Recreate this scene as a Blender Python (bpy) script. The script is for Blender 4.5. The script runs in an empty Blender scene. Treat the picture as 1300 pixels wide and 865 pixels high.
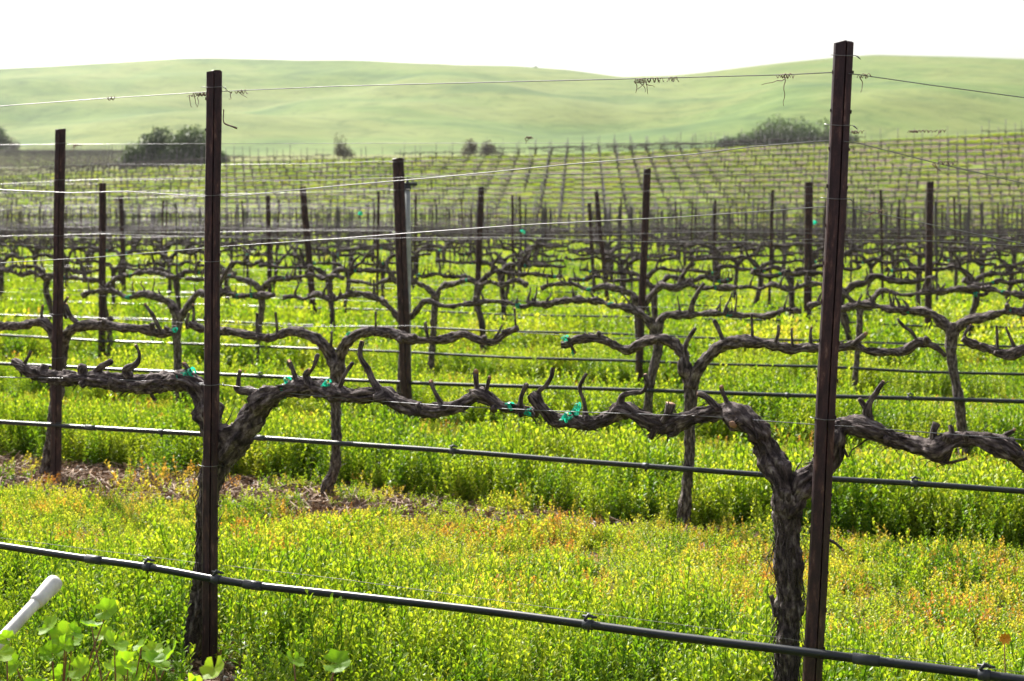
import bpy, math, random
import numpy as np
from mathutils import Vector, noise, Matrix
random.seed(7); rng = np.random.default_rng(7)
R = math.radians
S = bpy.context.scene
C = S.collection

# ------------------------------------------------------------------ camera
EYE = 1.51; F = 2000.0; HX = 650.0; HY = 275.0      # photograph pixels: focal length, principal column, horizon
cam_d = bpy.data.cameras.new('camera'); cam = bpy.data.objects.new('camera', cam_d); C.objects.link(cam)
cam.location = (0, 0, EYE); cam.rotation_euler = (R(90), 0, 0)
cam_d.sensor_width = 36; cam_d.lens = 36*F/1300; cam_d.shift_y = -(432.5-HY)/1300
cam_d.clip_start = 0.05; cam_d.clip_end = 6000
cam_d.dof.use_dof = True; cam_d.dof.focus_distance = 4.95; cam_d.dof.aperture_fstop = 5.8
S.camera = cam
# ------------------------------------------------------------------ sky and sun
SUN_AZ, SUN_EL = 28, 42           # degrees to the left of the view, and up
w = bpy.data.worlds.new('World'); S.world = w; w.use_nodes = True
nt = w.node_tree; nt.nodes.clear()
sky = nt.nodes.new('ShaderNodeTexSky'); sky.sky_type = 'NISHITA'; sky.sun_disc = False
sky.sun_elevation = R(SUN_EL); sky.sun_rotation = R(-SUN_AZ); sky.air_density = 1.0; sky.dust_density = 5.0; sky.ozone_density = 1.0
hs = nt.nodes.new('ShaderNodeHueSaturation'); hs.inputs['Saturation'].default_value = 0.35
bg = nt.nodes.new('ShaderNodeBackground'); bg.inputs['Strength'].default_value = 0.095
wo = nt.nodes.new('ShaderNodeOutputWorld')
nt.links.new(sky.outputs[0], hs.inputs['Color']); nt.links.new(hs.outputs[0], bg.inputs[0]); nt.links.new(bg.outputs[0], wo.inputs[0])
sd = bpy.data.lights.new('sun', 'SUN'); sun = bpy.data.objects.new('sun', sd); C.objects.link(sun)
sd.energy = 5.0; sd.angle = R(0.5); sd.color = (1, .95, .86)
sv = Vector((-math.sin(R(SUN_AZ))*math.cos(R(SUN_EL)), math.cos(R(SUN_AZ))*math.cos(R(SUN_EL)), math.sin(R(SUN_EL))))
sun.rotation_euler = sv.to_track_quat('Z', 'Y').to_euler(); sun.location = (0, 0, 30)
S.view_settings.view_transform = 'Standard'; S.view_settings.look = 'None'; S.view_settings.exposure = 1.10; S.view_settings.gamma = 1
S.cycles.transparent_max_bounces = 8; S.cycles.volume_bounces = 1; S.cycles.max_bounces = 8

# ------------------------------------------------------------------ materials
def mat(name):
    m = bpy.data.materials.new(name); m.use_nodes = True; n = m.node_tree; n.nodes.clear()
    o = n.nodes.new('ShaderNodeOutputMaterial'); b = n.nodes.new('ShaderNodeBsdfPrincipled')
    n.links.new(b.outputs[0], o.inputs[0]); return m, n, b, o
def N(n, t, **kw):
    x = n.nodes.new(t)
    for k, v in kw.items():
        if k in x.inputs: x.inputs[k].default_value = v
        else: setattr(x, k, v)
    return x
def ramp(n, src, stops):
    r = n.nodes.new('ShaderNodeValToRGB'); e = r.color_ramp.elements
    while len(e) < len(stops): e.new(.5)
    for q, (p, c) in zip(e, stops): q.position = p; q.color = (*c, 1)
    n.links.new(src, r.inputs[0]); return r.outputs[0]
def mapped(n, scale, coord='Object'):
    tc = n.nodes.new('ShaderNodeTexCoord'); mp = n.nodes.new('ShaderNodeMapping'); mp.inputs['Scale'].default_value = scale
    n.links.new(tc.outputs[coord], mp.inputs[0]); return mp.outputs[0]
def bump(n, b, h, strength, dist):
    q = n.nodes.new('ShaderNodeBump'); q.inputs['Strength'].default_value = strength; q.inputs['Distance'].default_value = dist
    n.links.new(h, q.inputs['Height']); n.links.new(q.outputs[0], b.inputs['Normal'])

def bark_mat(name, fine):
    m, n, b, o = mat(name); dk = 1.0 if fine else .62
    uv = mapped(n, (13, 26, 1) if fine else (10, 12, 1), 'UV')          # u round the limb, v in metres along it
    t = N(n, 'ShaderNodeTexNoise', Scale=1.0 if fine else .8, Detail=8.0, Roughness=.68); n.links.new(uv, t.inputs['Vector'])
    c = ramp(n, t.outputs[0], [(.34, (.012, .009, .010)), (.45, (.055*dk, .043*dk, .044*dk)), (.54, (.14*dk, .112*dk, .108*dk)), (.66, (.35*dk, .31*dk, .295*dk))])
    n.links.new(c, b.inputs['Base Color']); b.inputs['Roughness'].default_value = .9; b.inputs['Specular IOR Level'].default_value = .25
    bump(n, b, t.outputs[0], 1.0, .012 if fine else .006)
    return m
M_bark = bark_mat('shaggy_bark', True); M_bark_far = bark_mat('vine_bark', False)
def simple(name, col, rough=.6, metal=0, spec=.5, nscale=30, var=.25, bumpd=0, coord='Object'):
    m, n, b, o = mat(name)
    t = N(n, 'ShaderNodeTexNoise', Scale=nscale, Detail=5.0, Roughness=.6); n.links.new(mapped(n, (1, 1, 1), coord), t.inputs['Vector'])
    d = tuple(x*(1-var) for x in col); l = tuple(min(1, x*(1+var)) for x in col)
    n.links.new(ramp(n, t.outputs[0], [(.3, d), (.7, l)]), b.inputs['Base Color'])
    b.inputs['Roughness'].default_value = rough; b.inputs['Metallic'].default_value = metal; b.inputs['Specular IOR Level'].default_value = spec
    if bumpd: bump(n, b, t.outputs[0], .6, bumpd)
    return m
def rust_mat():
    m, n, b, o = mat('rusted_steel')
    t = N(n, 'ShaderNodeTexNoise', Scale=1.0, Detail=9.0, Roughness=.7); n.links.new(mapped(n, (60, 60, 14)), t.inputs['Vector'])
    t2 = N(n, 'ShaderNodeTexNoise', Scale=260.0, Detail=3.0); n.links.new(mapped(n, (1, 1, 1)), t2.inputs['Vector'])
    a = ramp(n, t.outputs[0], [(.3, (.014, .008, .012)), (.5, (.042, .021, .027)), (.60, (.085, .040, .040)), (.69, (.22, .14, .12))])
    mx = N(n, 'ShaderNodeMixRGB', blend_type='MULTIPLY'); mx.inputs[0].default_value = .55
    n.links.new(a, mx.inputs[1]); n.links.new(ramp(n, t2.outputs[0], [(.35, (.5, .5, .5)), (.65, (1, 1, 1))]), mx.inputs[2])
    n.links.new(mx.outputs[0], b.inputs['Base Color']); b.inputs['Metallic'].default_value = 0; b.inputs['Roughness'].default_value = .55; b.inputs['Specular IOR Level'].default_value = .35
    bump(n, b, t2.outputs[0], .5, .001); return m
M_rust = rust_mat()
M_wire = simple('galvanised_wire', (.20, .20, .21), .40, 1, var=.15)
M_wire_far = simple('weathered_wire', (.16, .15, .17), .48, .9, var=.15)
M_wire_d = simple('dull_wire', (.20, .19, .18), .6, .5)
M_hose = simple('black_poly_hose', (.012, .016, .022), .33, 0, .45, nscale=9, var=.35)
M_clamp = simple('dark_fitting', (.03, .035, .045), .5)
M_tie = None
M_twig = simple('dry_cane', (.16, .105, .08), .8, nscale=60, var=.45, bumpd=.001)
M_cut = simple('cut_wood', (.30, .17, .10), .8, nscale=90)
M_pvc = simple('white_plastic_pipe', (.70, .69, .66), .5, nscale=22, var=.28)
M_pipe = simple('grey_riser_pipe', (.32, .35, .36), .5)
M_flower = simple('orange_petals', (.9, .40, .02), .6)
M_litter_twig = simple('pale_twig', (.30, .21, .15), .8, nscale=60, var=.4)
M_litter = simple('leaf_litter', (.30, .20, .13), .9, nscale=40, var=.6, coord='Object')
M_stone = simple('pale_stone', (.5, .47, .43), .9)

def leaf_mat(name, stops, transl=.5, patch=None, rough=.45, spec=.35, off=.275):
    """leaf colour from a per-leaf attribute, the plant's own random number and soft patches over the field"""
    m, n, b, o = mat(name)
    oi = n.nodes.new('ShaderNodeObjectInfo'); at = N(n, 'ShaderNodeAttribute', attribute_name='tone')
    ge = n.nodes.new('ShaderNodeNewGeometry')
    t = N(n, 'ShaderNodeTexNoise', Scale=patch or .9, Detail=4.0, Roughness=.6); n.links.new(ge.outputs['Position'], t.inputs['Vector'])
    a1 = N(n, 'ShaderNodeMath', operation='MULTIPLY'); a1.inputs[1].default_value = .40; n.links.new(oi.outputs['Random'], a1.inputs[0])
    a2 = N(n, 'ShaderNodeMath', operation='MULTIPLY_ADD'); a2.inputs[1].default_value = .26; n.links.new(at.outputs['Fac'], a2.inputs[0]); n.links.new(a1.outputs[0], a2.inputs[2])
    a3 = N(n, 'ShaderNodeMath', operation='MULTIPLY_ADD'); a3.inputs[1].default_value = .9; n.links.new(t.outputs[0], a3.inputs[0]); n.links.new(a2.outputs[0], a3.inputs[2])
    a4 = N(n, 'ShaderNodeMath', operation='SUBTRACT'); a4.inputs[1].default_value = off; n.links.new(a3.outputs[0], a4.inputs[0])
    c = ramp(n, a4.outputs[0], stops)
    n.links.new(c, b.inputs['Base Color']); b.inputs['Roughness'].default_value = rough; b.inputs['Specular IOR Level'].default_value = spec
    tr = n.nodes.new('ShaderNodeBsdfTranslucent'); g = N(n, 'ShaderNodeMixRGB', blend_type='MULTIPLY'); g.inputs[0].default_value = 1
    g.inputs[2].default_value = (1.36, 1.42, .42, 1); n.links.new(c, g.inputs[1]); n.links.new(g.outputs[0], tr.inputs[0])
    ms = n.nodes.new('ShaderNodeMixShader'); ms.inputs[0].default_value = transl
    n.links.new(b.outputs[0], ms.inputs[1]); n.links.new(tr.outputs[0], ms.inputs[2]); n.links.new(ms.outputs[0], o.inputs[0])
    return m
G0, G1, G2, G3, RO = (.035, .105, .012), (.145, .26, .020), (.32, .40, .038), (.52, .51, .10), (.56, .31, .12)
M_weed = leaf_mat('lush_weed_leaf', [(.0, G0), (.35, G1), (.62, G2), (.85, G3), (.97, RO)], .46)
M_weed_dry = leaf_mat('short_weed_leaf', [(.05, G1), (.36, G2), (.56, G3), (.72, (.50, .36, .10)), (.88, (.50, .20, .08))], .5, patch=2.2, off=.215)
M_mallow = leaf_mat('mallow_leaf', [(.1, (.12, .26, .02)), (.6, (.24, .42, .03)), (.95, (.38, .50, .05))], .6, rough=.5, spec=.25)
M_tree = leaf_mat('oak_leaf', [(.0, (.010, .030, .008)), (.5, (.028, .058, .014)), (1, (.075, .11, .028))], .25, patch=.25)
M_tree_grey = leaf_mat('bare_scrub', [(.0, (.045, .04, .045)), (.5, (.09, .075, .07)), (1, (.14, .11, .10))], .2, patch=.3)
M_hillweed = leaf_mat('grass_strip_leaf', [(.1, (.10, .20, .018)), (.5, (.23, .31, .025)), (.8, (.34, .34, .04)), (.97, (.32, .22, .07))], .5, patch=.12)
def tie_mat():
    m, n, b, o = mat('green_tie_tape'); b.inputs['Base Color'].default_value = (.01, .36, .22, 1); b.inputs['Roughness'].default_value = .35
    tr = N(n, 'ShaderNodeBsdfTranslucent'); tr.inputs[0].default_value = (.02, .55, .36, 1)
    t = N(n, 'ShaderNodeTexNoise', Scale=80.0); n.links.new(ramp(n, t.outputs[0], [(.3, (.005, .25, .15)), (.7, (.02, .45, .29))]), b.inputs['Base Color'])
    ms = n.nodes.new('ShaderNodeMixShader'); ms.inputs[0].default_value = .45
    n.links.new(b.outputs[0], ms.inputs[1]); n.links.new(tr.outputs[0], ms.inputs[2]); n.links.new(ms.outputs[0], o.inputs[0]); return m
M_tie = tie_mat()

def ground_mat():
    m, n, b, o = mat('vineyard_soil')
    ge = n.nodes.new('ShaderNodeNewGeometry')
    t = N(n, 'ShaderNodeTexNoise', Scale=1.6, Detail=10.0, Roughness=.7); n.links.new(ge.outputs['Position'], t.inputs['Vector'])
    soil = ramp(n, t.outputs[0], [(.3, (.055, .038, .026)), (.5, (.12, .080, .055)), (.7, (.22, .155, .11))])
    t2 = N(n, 'ShaderNodeTexNoise', Scale=.35, Detail=8.0, Roughness=.75); n.links.new(ge.outputs['Position'], t2.inputs['Vector'])
    grass = ramp(n, t2.outputs[0], [(.3, (.09, .17, .018)), (.5, (.17, .24, .025)), (.7, (.26, .27, .05))])
    # soil strip under each vine row, grass between (row frequency shared with the geometry)
    sx = n.nodes.new('ShaderNodeSeparateXYZ'); n.links.new(ge.outputs['Position'], sx.inputs[0])
    m1 = N(n, 'ShaderNodeMath', operation='MULTIPLY'); m1.inputs[1].default_value = HILL_SL; n.links.new(sx.outputs[0], m1.inputs[0])
    m2 = N(n, 'ShaderNodeMath', operation='ADD'); n.links.new(sx.outputs[1], m2.inputs[0]); n.links.new(m1.outputs[0], m2.inputs[1])
    nz = N(n, 'ShaderNodeMath', operation='MULTIPLY_ADD'); nz.inputs[1].default_value = .9; n.links.new(t2.outputs[0], nz.inputs[0]); n.links.new(m2.outputs[0], nz.inputs[2])
    m3 = N(n, 'ShaderNodeMath', operation='DIVIDE'); m3.inputs[1].default_value = HILL_SP; n.links.new(nz.outputs[0], m3.inputs[0])
    m4 = N(n, 'ShaderNodeMath', operation='FRACT'); n.links.new(m3.outputs[0], m4.inputs[0])
    mask = ramp(n, m4.outputs[0], [(.46, (0, 0, 0)), (.52, (1, 1, 1))])
    far = N(n, 'ShaderNodeMath', operation='GREATER_THAN'); far.inputs[1].default_value = 95; n.links.new(sx.outputs[1], far.inputs[0])
    fm = N(n, 'ShaderNodeMath', operation='MULTIPLY'); n.links.new(mask, fm.inputs[0]); n.links.new(far.outputs[0], fm.inputs[1])
    mx = N(n, 'ShaderNodeMixRGB'); n.links.new(fm.outputs[0], mx.inputs[0])
    clay = ramp(n, t.outputs[0], [(.3, (.07, .048, .042)), (.5, (.12, .082, .070)), (.7, (.17, .125, .10))])
    ms_ = N(n, 'ShaderNodeMixRGB'); n.links.new(far.outputs[0], ms_.inputs[0]); n.links.new(soil, ms_.inputs[1]); n.links.new(clay, ms_.inputs[2]); n.links.new(ms_.outputs[0], mx.inputs[1]); n.links.new(grass, mx.inputs[2])
    n.links.new(mx.outputs[0], b.inputs['Base Color']); b.inputs['Roughness'].default_value = .95; b.inputs['Specular IOR Level'].default_value = .1
    bump(n, b, t.outputs[0], .8, .05); return m
HILL_SP, HILL_SL = 4.0, .05
def hill_mat():
    m, n, b, o = mat('hill_pasture')
    ge = n.nodes.new('ShaderNodeNewGeometry')
    mp = n.nodes.new('ShaderNodeMapping'); mp.inputs['Scale'].default_value = (.006, .004, .02); n.links.new(ge.outputs['Position'], mp.inputs[0])
    t = N(n, 'ShaderNodeTexNoise', Scale=1.5, Detail=9.0, Roughness=.62, Distortion=.6); n.links.new(mp.outputs[0], t.inputs['Vector'])
    c = ramp(n, t.outputs[0], [(.36, (.060, .118, .030)), (.45, (.110, .172, .042)), (.55, (.160, .200, .058)), (.66, (.082, .138, .036))])
    t2 = N(n, 'ShaderNodeTexNoise', Scale=.09, Detail=6.0, Roughness=.7); n.links.new(ge.outputs['Position'], t2.inputs['Vector'])
    mx = N(n, 'ShaderNodeMixRGB', blend_type='MULTIPLY'); mx.inputs[0].default_value = .5
    n.links.new(c, mx.inputs[1]); n.links.new(ramp(n, t2.outputs[0], [(.35, (.6, .65, .55)), (.6, (1, 1, 1))]), mx.inputs[2])
    m3_ = n.nodes.new('ShaderNodeMapping'); m3_.inputs['Scale'].default_value = (.03, .012, .12); n.links.new(ge.outputs['Position'], m3_.inputs[0])
    t3 = N(n, 'ShaderNodeTexNoise', Scale=2.2, Detail=10.0, Roughness=.75, Distortion=1.2); n.links.new(m3_.outputs[0], t3.inputs['Vector'])
    mx3 = N(n, 'ShaderNodeMixRGB', blend_type='MULTIPLY'); mx3.inputs[0].default_value = .75
    n.links.new(mx.outputs[0], mx3.inputs[1]); n.links.new(ramp(n, t3.outputs[0], [(.36, (.50, .58, .50)), (.5, (.95, .95, .95)), (.62, (1.0, .98, .9))]), mx3.inputs[2]); mx = mx3
    n.links.new(mx.outputs[0], b.inputs['Base Color']); b.inputs['Roughness'].default_value = .95; b.inputs['Specular IOR Level'].default_value = .1
    bump(n, b, t2.outputs[0], .4, 1.0); return m
M_ground = ground_mat(); M_hill = hill_mat()

# ------------------------------------------------------------------ object helpers
def tag(o, label=None, cat=None, group=None, kind=None):
    if label: o['label'] = label
    if cat: o['category'] = cat
    if group: o['group'] = group
    if kind: o['kind'] = kind
    return o
def empty(name, loc=(0, 0, 0), rz=0):
    o = bpy.data.objects.new(name, None); C.objects.link(o); o.location = loc; o.rotation_euler = (0, 0, rz); o.empty_display_size = .1; return o
def link(name, me, parent=None, loc=None):
    o = bpy.data.objects.new(name, me); C.objects.link(o)
    if parent: o.parent = parent
    if loc is not None: o.location = loc
    return o
class MB:
    """collects vertices / faces / uv / per-face tone for one mesh"""
    def __init__(s): s.v = []; s.f = []; s.uv = []; s.t = []
    def face(s, idx, uv=None, t=.5):
        s.f.append(idx); s.uv.extend(uv or [(0, 0)]*len(idx)); s.t.append(t)
    def mesh(s, name, m, smooth=True):
        me = bpy.data.meshes.new(name); me.from_pydata([tuple(p) for p in s.v], [], s.f)
        u = me.uv_layers.new(name='UVMap'); u.data.foreach_set('uv', np.array(s.uv, dtype=np.float32).ravel())
        a = me.attributes.new('tone', 'FLOAT', 'FACE'); a.data.foreach_set('value', np.array(s.t, dtype=np.float32))
        if smooth: me.polygons.foreach_set('use_smooth', [True]*len(s.f))
        me.materials.append(m); me.update(); return me
def catmull(P, step):
    P = [np.array(p, float) for p in P]; out = []
    Q = [2*P[0]-P[1]] + P + [2*P[-1]-P[-2]]
    for i in range(1, len(Q)-2):
        a, b, c, d = Q[i-1:i+3]; n = max(1, int(np.linalg.norm((c-b)[:3])/step))
        for k in range(n):
            t = k/n; out.append(.5*((2*b)+(-a+c)*t+(2*a-5*b+4*c-d)*t*t+(-a+3*b-3*c+d)*t**3))
    out.append(P[-1]); return out
def tube(mb, pts, n=10, step=.02, rough=0., lump=0., seed=0, cap=True, ridge=1.0):
    """pts: (x,y,z,r). rough = relative depth of the bark furrows, lump = relative swelling"""
    L = catmull(pts, step); base = len(mb.v); tang = []
    for i in range(len(L)):
        a = L[max(0, i-1)][:3]; b = L[min(len(L)-1, i+1)][:3]; d = b-a; tang.append(d/(np.linalg.norm(d)+1e-9))
    up = np.array([0, 1., 0]) if abs(tang[0][1]) < .9 else np.array([1., 0, 0])
    x = np.cross(up, tang[0]); x /= np.linalg.norm(x); dist = 0
    for i, q in enumerate(L):
        t = tang[i]; x = x-t*np.dot(x, t); x /= np.linalg.norm(x)+1e-9; y = np.cross(t, x)
        if i: dist += np.linalg.norm(q[:3]-L[i-1][:3])
        tw = dist*.4
        r0 = max(q[3], .0004)
        if lump: r0 *= 1+lump*noise.noise(Vector((seed*3.1, dist*16, 0)))+lump*.6*noise.noise(Vector((seed, dist*45, 5)))
        for k in range(n):
            a = 2*math.pi*k/n; ca, sa = math.cos(a+tw), math.sin(a+tw); r = r0
            if rough:
                c2, s2 = math.cos(a), math.sin(a)
                h = noise.noise(Vector((c2*3.2*ridge, s2*3.2*ridge, dist*9+seed)))*.8+noise.noise(Vector((c2*8*ridge, s2*8*ridge, dist*26+seed)))*.75+noise.noise(Vector((c2*13*ridge, s2*13*ridge, dist*60+seed)))*.35
                h -= .5*abs(noise.noise(Vector((c2*5, s2*5, dist*10+seed*2))))
                r = r0*(1+rough*h+lump*.8*noise.noise(Vector((c2*1.2, s2*1.2, dist*14+seed))))
            mb.v.append(q[:3]+(x*ca+y*sa)*r)
    for i in range(len(L)-1):
        v0 = i*.4*step*50/20; v1 = (i+1)*.4*step*50/20
        for k in range(n):
            k2 = (k+1) % n
            mb.face((base+i*n+k, base+i*n+k2, base+(i+1)*n+k2, base+(i+1)*n+k), [(k/n, v0), ((k+1)/n, v0), ((k+1)/n, v1), (k/n, v1)])
    if cap:
        mb.face(tuple(base+k for k in range(n-1, -1, -1))); mb.face(tuple(base+(len(L)-1)*n+k for k in range(n)))
    return L, tang
def flakes(mb, L, tang, n, rr, ln=(.03, .09), wd=(.003, .008), lift=.010):
    """loose strips of bark peeling off a limb"""
    for _ in range(n):
        i = rr.randrange(1, max(2, len(L)-1)); q = L[i]; t = Vector(tang[i]); a = rr.uniform(0, 6.283)
        x = t.orthogonal().normalized(); y = t.cross(x); o = x*math.cos(a)+y*math.sin(a); s = t.cross(o)
        if rr.random() < .5: t = -t
        l = rr.uniform(*ln); w_ = rr.uniform(*wd); p = Vector(q[:3])+o*q[3]*.93; b = len(mb.v); K = 4; cur = rr.uniform(.1, 1.3)*lift; dr = rr.uniform(-.3, .3)
        for j in range(K+1):
            f = j/K; ww = w_*(1-.75*f*f); pp = p+t*l*f+o*cur*f*f*2+s*l*dr*f*f+Vector((0, 0, -.3*l*f*f*rr.random()))
            mb.v += [pp-s*ww*.5, pp+o*.0014, pp+s*ww*.5, pp-o*.0010]
        for j in range(K):
            for (u, v) in ((0, 1), (1, 2), (2, 3), (3, 0)):
                mb.face((b+4*j+u, b+4*j+v, b+4*j+4+v, b+4*j+4+u), [(u/9, j*.3), (v/9, j*.3), (v/9, j*.3+.3), (u/9, j*.3+.3)])
def box(mb, c, s, t=.5):
    b = len(mb.v); x, y, z = c; a, d, e = s[0]/2, s[1]/2, s[2]/2
    for dz in (-e, e):
        for dx, dy in ((-a, -d), (a, -d), (a, d), (-a, d)): mb.v.append((x+dx, y+dy, z+dz))
    for q in ((3, 2, 1, 0), (4, 5, 6, 7), (0, 1, 5, 4), (1, 2, 6, 5), (2, 3, 7, 6), (3, 0, 4, 7)): mb.face(tuple(b+k for k in q), t=t)
ORD = ['', 'front', 'second', 'third', 'fourth', 'fifth', 'sixth', 'seventh', 'eighth', 'ninth', 'tenth', 'eleventh', 'twelfth', 'thirteenth', 'fourteenth', 'fifteenth', 'sixteenth', 'seventeenth', 'eighteenth', 'nineteenth', 'twentieth', 'twenty-first', 'twenty-second', 'twenty-third', 'twenty-fourth', 'twenty-fifth', 'twenty-sixth', 'twenty-seventh', 'twenty-eighth']

# ------------------------------------------------------------------ the lie of the land
def ipl(x, xs, ys): return float(np.interp(x, xs, ys))
def h_np(X, Y):
    """ground height; works on arrays"""
    X = np.asarray(X, float); Y = np.asarray(Y, float)
    px = HX+X/.09                                                    # crest of the planted slope stands at Y=180
    zc = EYE+(275-np.interp(px, [-400, 0, 300, 500, 740, 1000, 1300, 1700], [232, 226, 208, 202, 196, 186, 170, 155]))*.09
    t = np.clip((Y-112)/68, 0, 1); up = zc*(t**1.35*(1-.12*t)+.12*t**2)
    z320 = EYE+(275-200)*.16
    t2 = np.clip((Y-180)/140, 0, 1); mid = zc+(z320-zc)*(t2*t2*(3-2*t2))
    az = X/np.maximum(Y, 50); pz = HX+F*az
    yr = np.interp(pz, [-700, -200, 0, 100, 230, 350, 500, 650, 720, 790, 850, 900, 1000, 1060, 1110, 1200, 1300, 1700, 2100], [105, 96, 90, 84, 77, 80, 84, 86, 90, 99, 98, 93, 80, 74, 70.5, 73, 76, 70, 80])
    Yr = np.interp(pz, [-200, 700, 830, 1000, 1500], [900, 880, 760, 700, 720])
    zr = EYE+(275-yr)*Yr/F
    t3 = np.clip((Y-320)/(Yr-320), 0, 1); g = t3*t3*(3-2*t3)*.55+.45*t3
    far = z320+(zr-z320)*g
    t4 = np.clip((Y-Yr)/600, 0, 1); far = far-t4*t4*60-t4*10
    z = np.where(Y < 180, up, np.where(Y < 320, mid, far))
    return z
def hill_noise(X, Y, z):
    """folds and swellings in the pasture hills"""
    out = z.copy()
    for i in range(len(out)):
        y = Y[i]
        if y > 330:
            az = X[i]/y; Yr = ipl(HX+F*az, [-200, 700, 830, 1000, 1500], [900, 880, 760, 700, 720]); t = (y-320)/(Yr-320)
            if t < 1:
                wv = 5.5*t*(1-t)**1.8; u = Vector((X[i]/95, y/170, 0)); d = noise.noise(u+Vector((3, 7, 1)))*11+noise.noise(u*2.6+Vector((9, 1, 4)))*4.5
                out[i] += d*wv*min(1, (y-330)/80)
    return out
def h(x, y): return float(h_np(x, y)) + (0.02*noise.noise(Vector((x*.8, y*.8, 0))) if y < 100 else 0)
def sheet(name, Ys, As, m, off=100., lumps=False):
    A, Y = np.meshgrid(As, Ys); X = A*(Y+off); Z = h_np(X, Y)
    if lumps: Z = hill_noise(X.ravel(), Y.ravel(), Z.ravel()).reshape(Z.shape)
    V = np.stack([X, Y, Z], -1).reshape(-1, 3)
    for i in range(len(V)):
        if V[i, 1] < 100: V[i, 2] += .02*noise.noise(Vector((V[i, 0]*.8, V[i, 1]*.8, 0)))+.006*noise.noise(Vector((V[i, 0]*9, V[i, 1]*9, 3)))
    nr, nc = X.shape; f = [(r*nc+c, r*nc+c+1, (r+1)*nc+c+1, (r+1)*nc+c) for r in range(nr-1) for c in range(nc-1)]
    me = bpy.data.meshes.new(name); me.from_pydata(V.tolist(), [], f); me.polygons.foreach_set('use_smooth', [True]*len(f)); me.materials.append(m)
    return tag(link(name, me), kind='structure')
Ys = np.concatenate([np.arange(-40, 2, 6), np.arange(2, 14, .18), np.arange(14, 60, 1.0), np.arange(60, 330.1, 2.0)])
sheet('ground', Ys, np.linspace(-.55, .55, 161), M_ground)
Ys2 = np.concatenate([np.arange(330, 1000, 6.0), np.arange(1000, 1601, 50)])
sheet('hills', Ys2, np.linspace(-.55, .55, 261), M_hill, lumps=True)

# ------------------------------------------------------------------ vine rows: where they stand
VV = {1: 3290.0}
def row_s(k, px):
    V = VV.get(k, 3900.0); q = .002875+.00176*(k-1) if k > 1 else 1/(.1056*3290)
    return (1+px/V)/q
def row_pt(k, px):
    s = row_s(k, px); return (px-HX)/s, F/s
def row_y(k, X):                                  # depth of the row's line at a given X
    V = VV.get(k, 3900.0); q = .002875+.00176*(k-1) if k > 1 else 1/(.1056*3290)
    return (F*q-F*X/V)/(1+650/V)
def row_rz(k): return -math.atan(F/(VV.get(k, 3900.0)+650))
def row_k(X, Y):
    """fractional row number of a place (row 1 is the nearest)"""
    q = (Y*(1+650/3900)+F*X/3900)/F; return 1+(q-.002875)/.00176
def at(px, py, Y): return np.array([(px-HX)*Y/F, Y, EYE-(py-HY)*Y/F])
NROW = 27
dirv = lambda k: Vector((math.cos(row_rz(k)), math.sin(row_rz(k)), 0))

# ------------------------------------------------------------------ steel posts
def post_mesh(hgt, wdt=.05, name='steel_post', notch=True, detail=True, seed=0):
    """rolled steel stake: two flanks folded round a deep centre groove, return lips at both edges"""
    rr = random.Random(seed); a = wdt/2
    prof = [(-a, .5*a), (-a, -.05*a), (-.86*a, -.34*a), (.14*a, -.60*a), (.20*a, -.22*a), (.30*a, -.50*a), (.88*a, .02*a), (a, .16*a), (a, .5*a),
            (.86*a, .5*a), (.80*a, .16*a), (.34*a, -.20*a), (.20*a, .30*a), (.08*a, -.26*a), (-.84*a, -.02*a), (-.86*a, .5*a)]
    if not detail: prof = [(-a, .5*a), (-a, -.2*a), (-.1*a, -.62*a), (.03*a, -.1*a), (.16*a, -.66*a), (a, -.3*a), (a, .5*a), (.03*a, .45*a)]
    mb = MB(); n = len(prof); zs = np.linspace(-.4, hgt, 24 if detail else 4)
    for z in zs:
        wob = .0012*math.sin(z*7+seed) if detail else 0
        for (x, y) in prof:
            zz = z
            if detail and z == zs[-1]: zz += (.006 if x > 0 else 0)+rr.uniform(-.004, .003)
            mb.v.append((x+wob, y, zz))
    for i in range(len(zs)-1):
        for k in range(n):
            k2 = (k+1) % n; mb.face((i*n+k, i*n+k2, (i+1)*n+k2, (i+1)*n+k))
    mb.face(tuple((len(zs)-1)*n+k for k in range(n)))
    if detail:                                       # punched wire tabs up both edges, the odd one bent
        z = .12
        while z < hgt-.03:
            for sg in (-1, 1):
                if rr.random() < .8: box(mb, (sg*(a+.0004+rr.uniform(0, .0012)), .1*a+.001*sg, z+rr.uniform(-.004, .004)), (.0034, .006, rr.uniform(.006, .013)))
            z += .105
    return mb.mesh(name, M_rust, smooth=False)
def clip_mesh(wdt):
    mb = MB(); a = wdt*.54
    pts = [(-a*1.5, -.004, .002, .0011), (-a, -a*.55, 0, .0011), (0, -a*.78, -.001, .0011), (a*.95, -a*.6, .001, .0011), (a*1.15, .1*a, .002, .0011), (a*1.6, .3*a, -.006, .0011), (a*1.3, .5*a, .004, .0011)]
    tube(mb, pts, 5, .006); return mb.mesh('wire_clip', M_wire)
CLIP = clip_mesh(.05)
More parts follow.
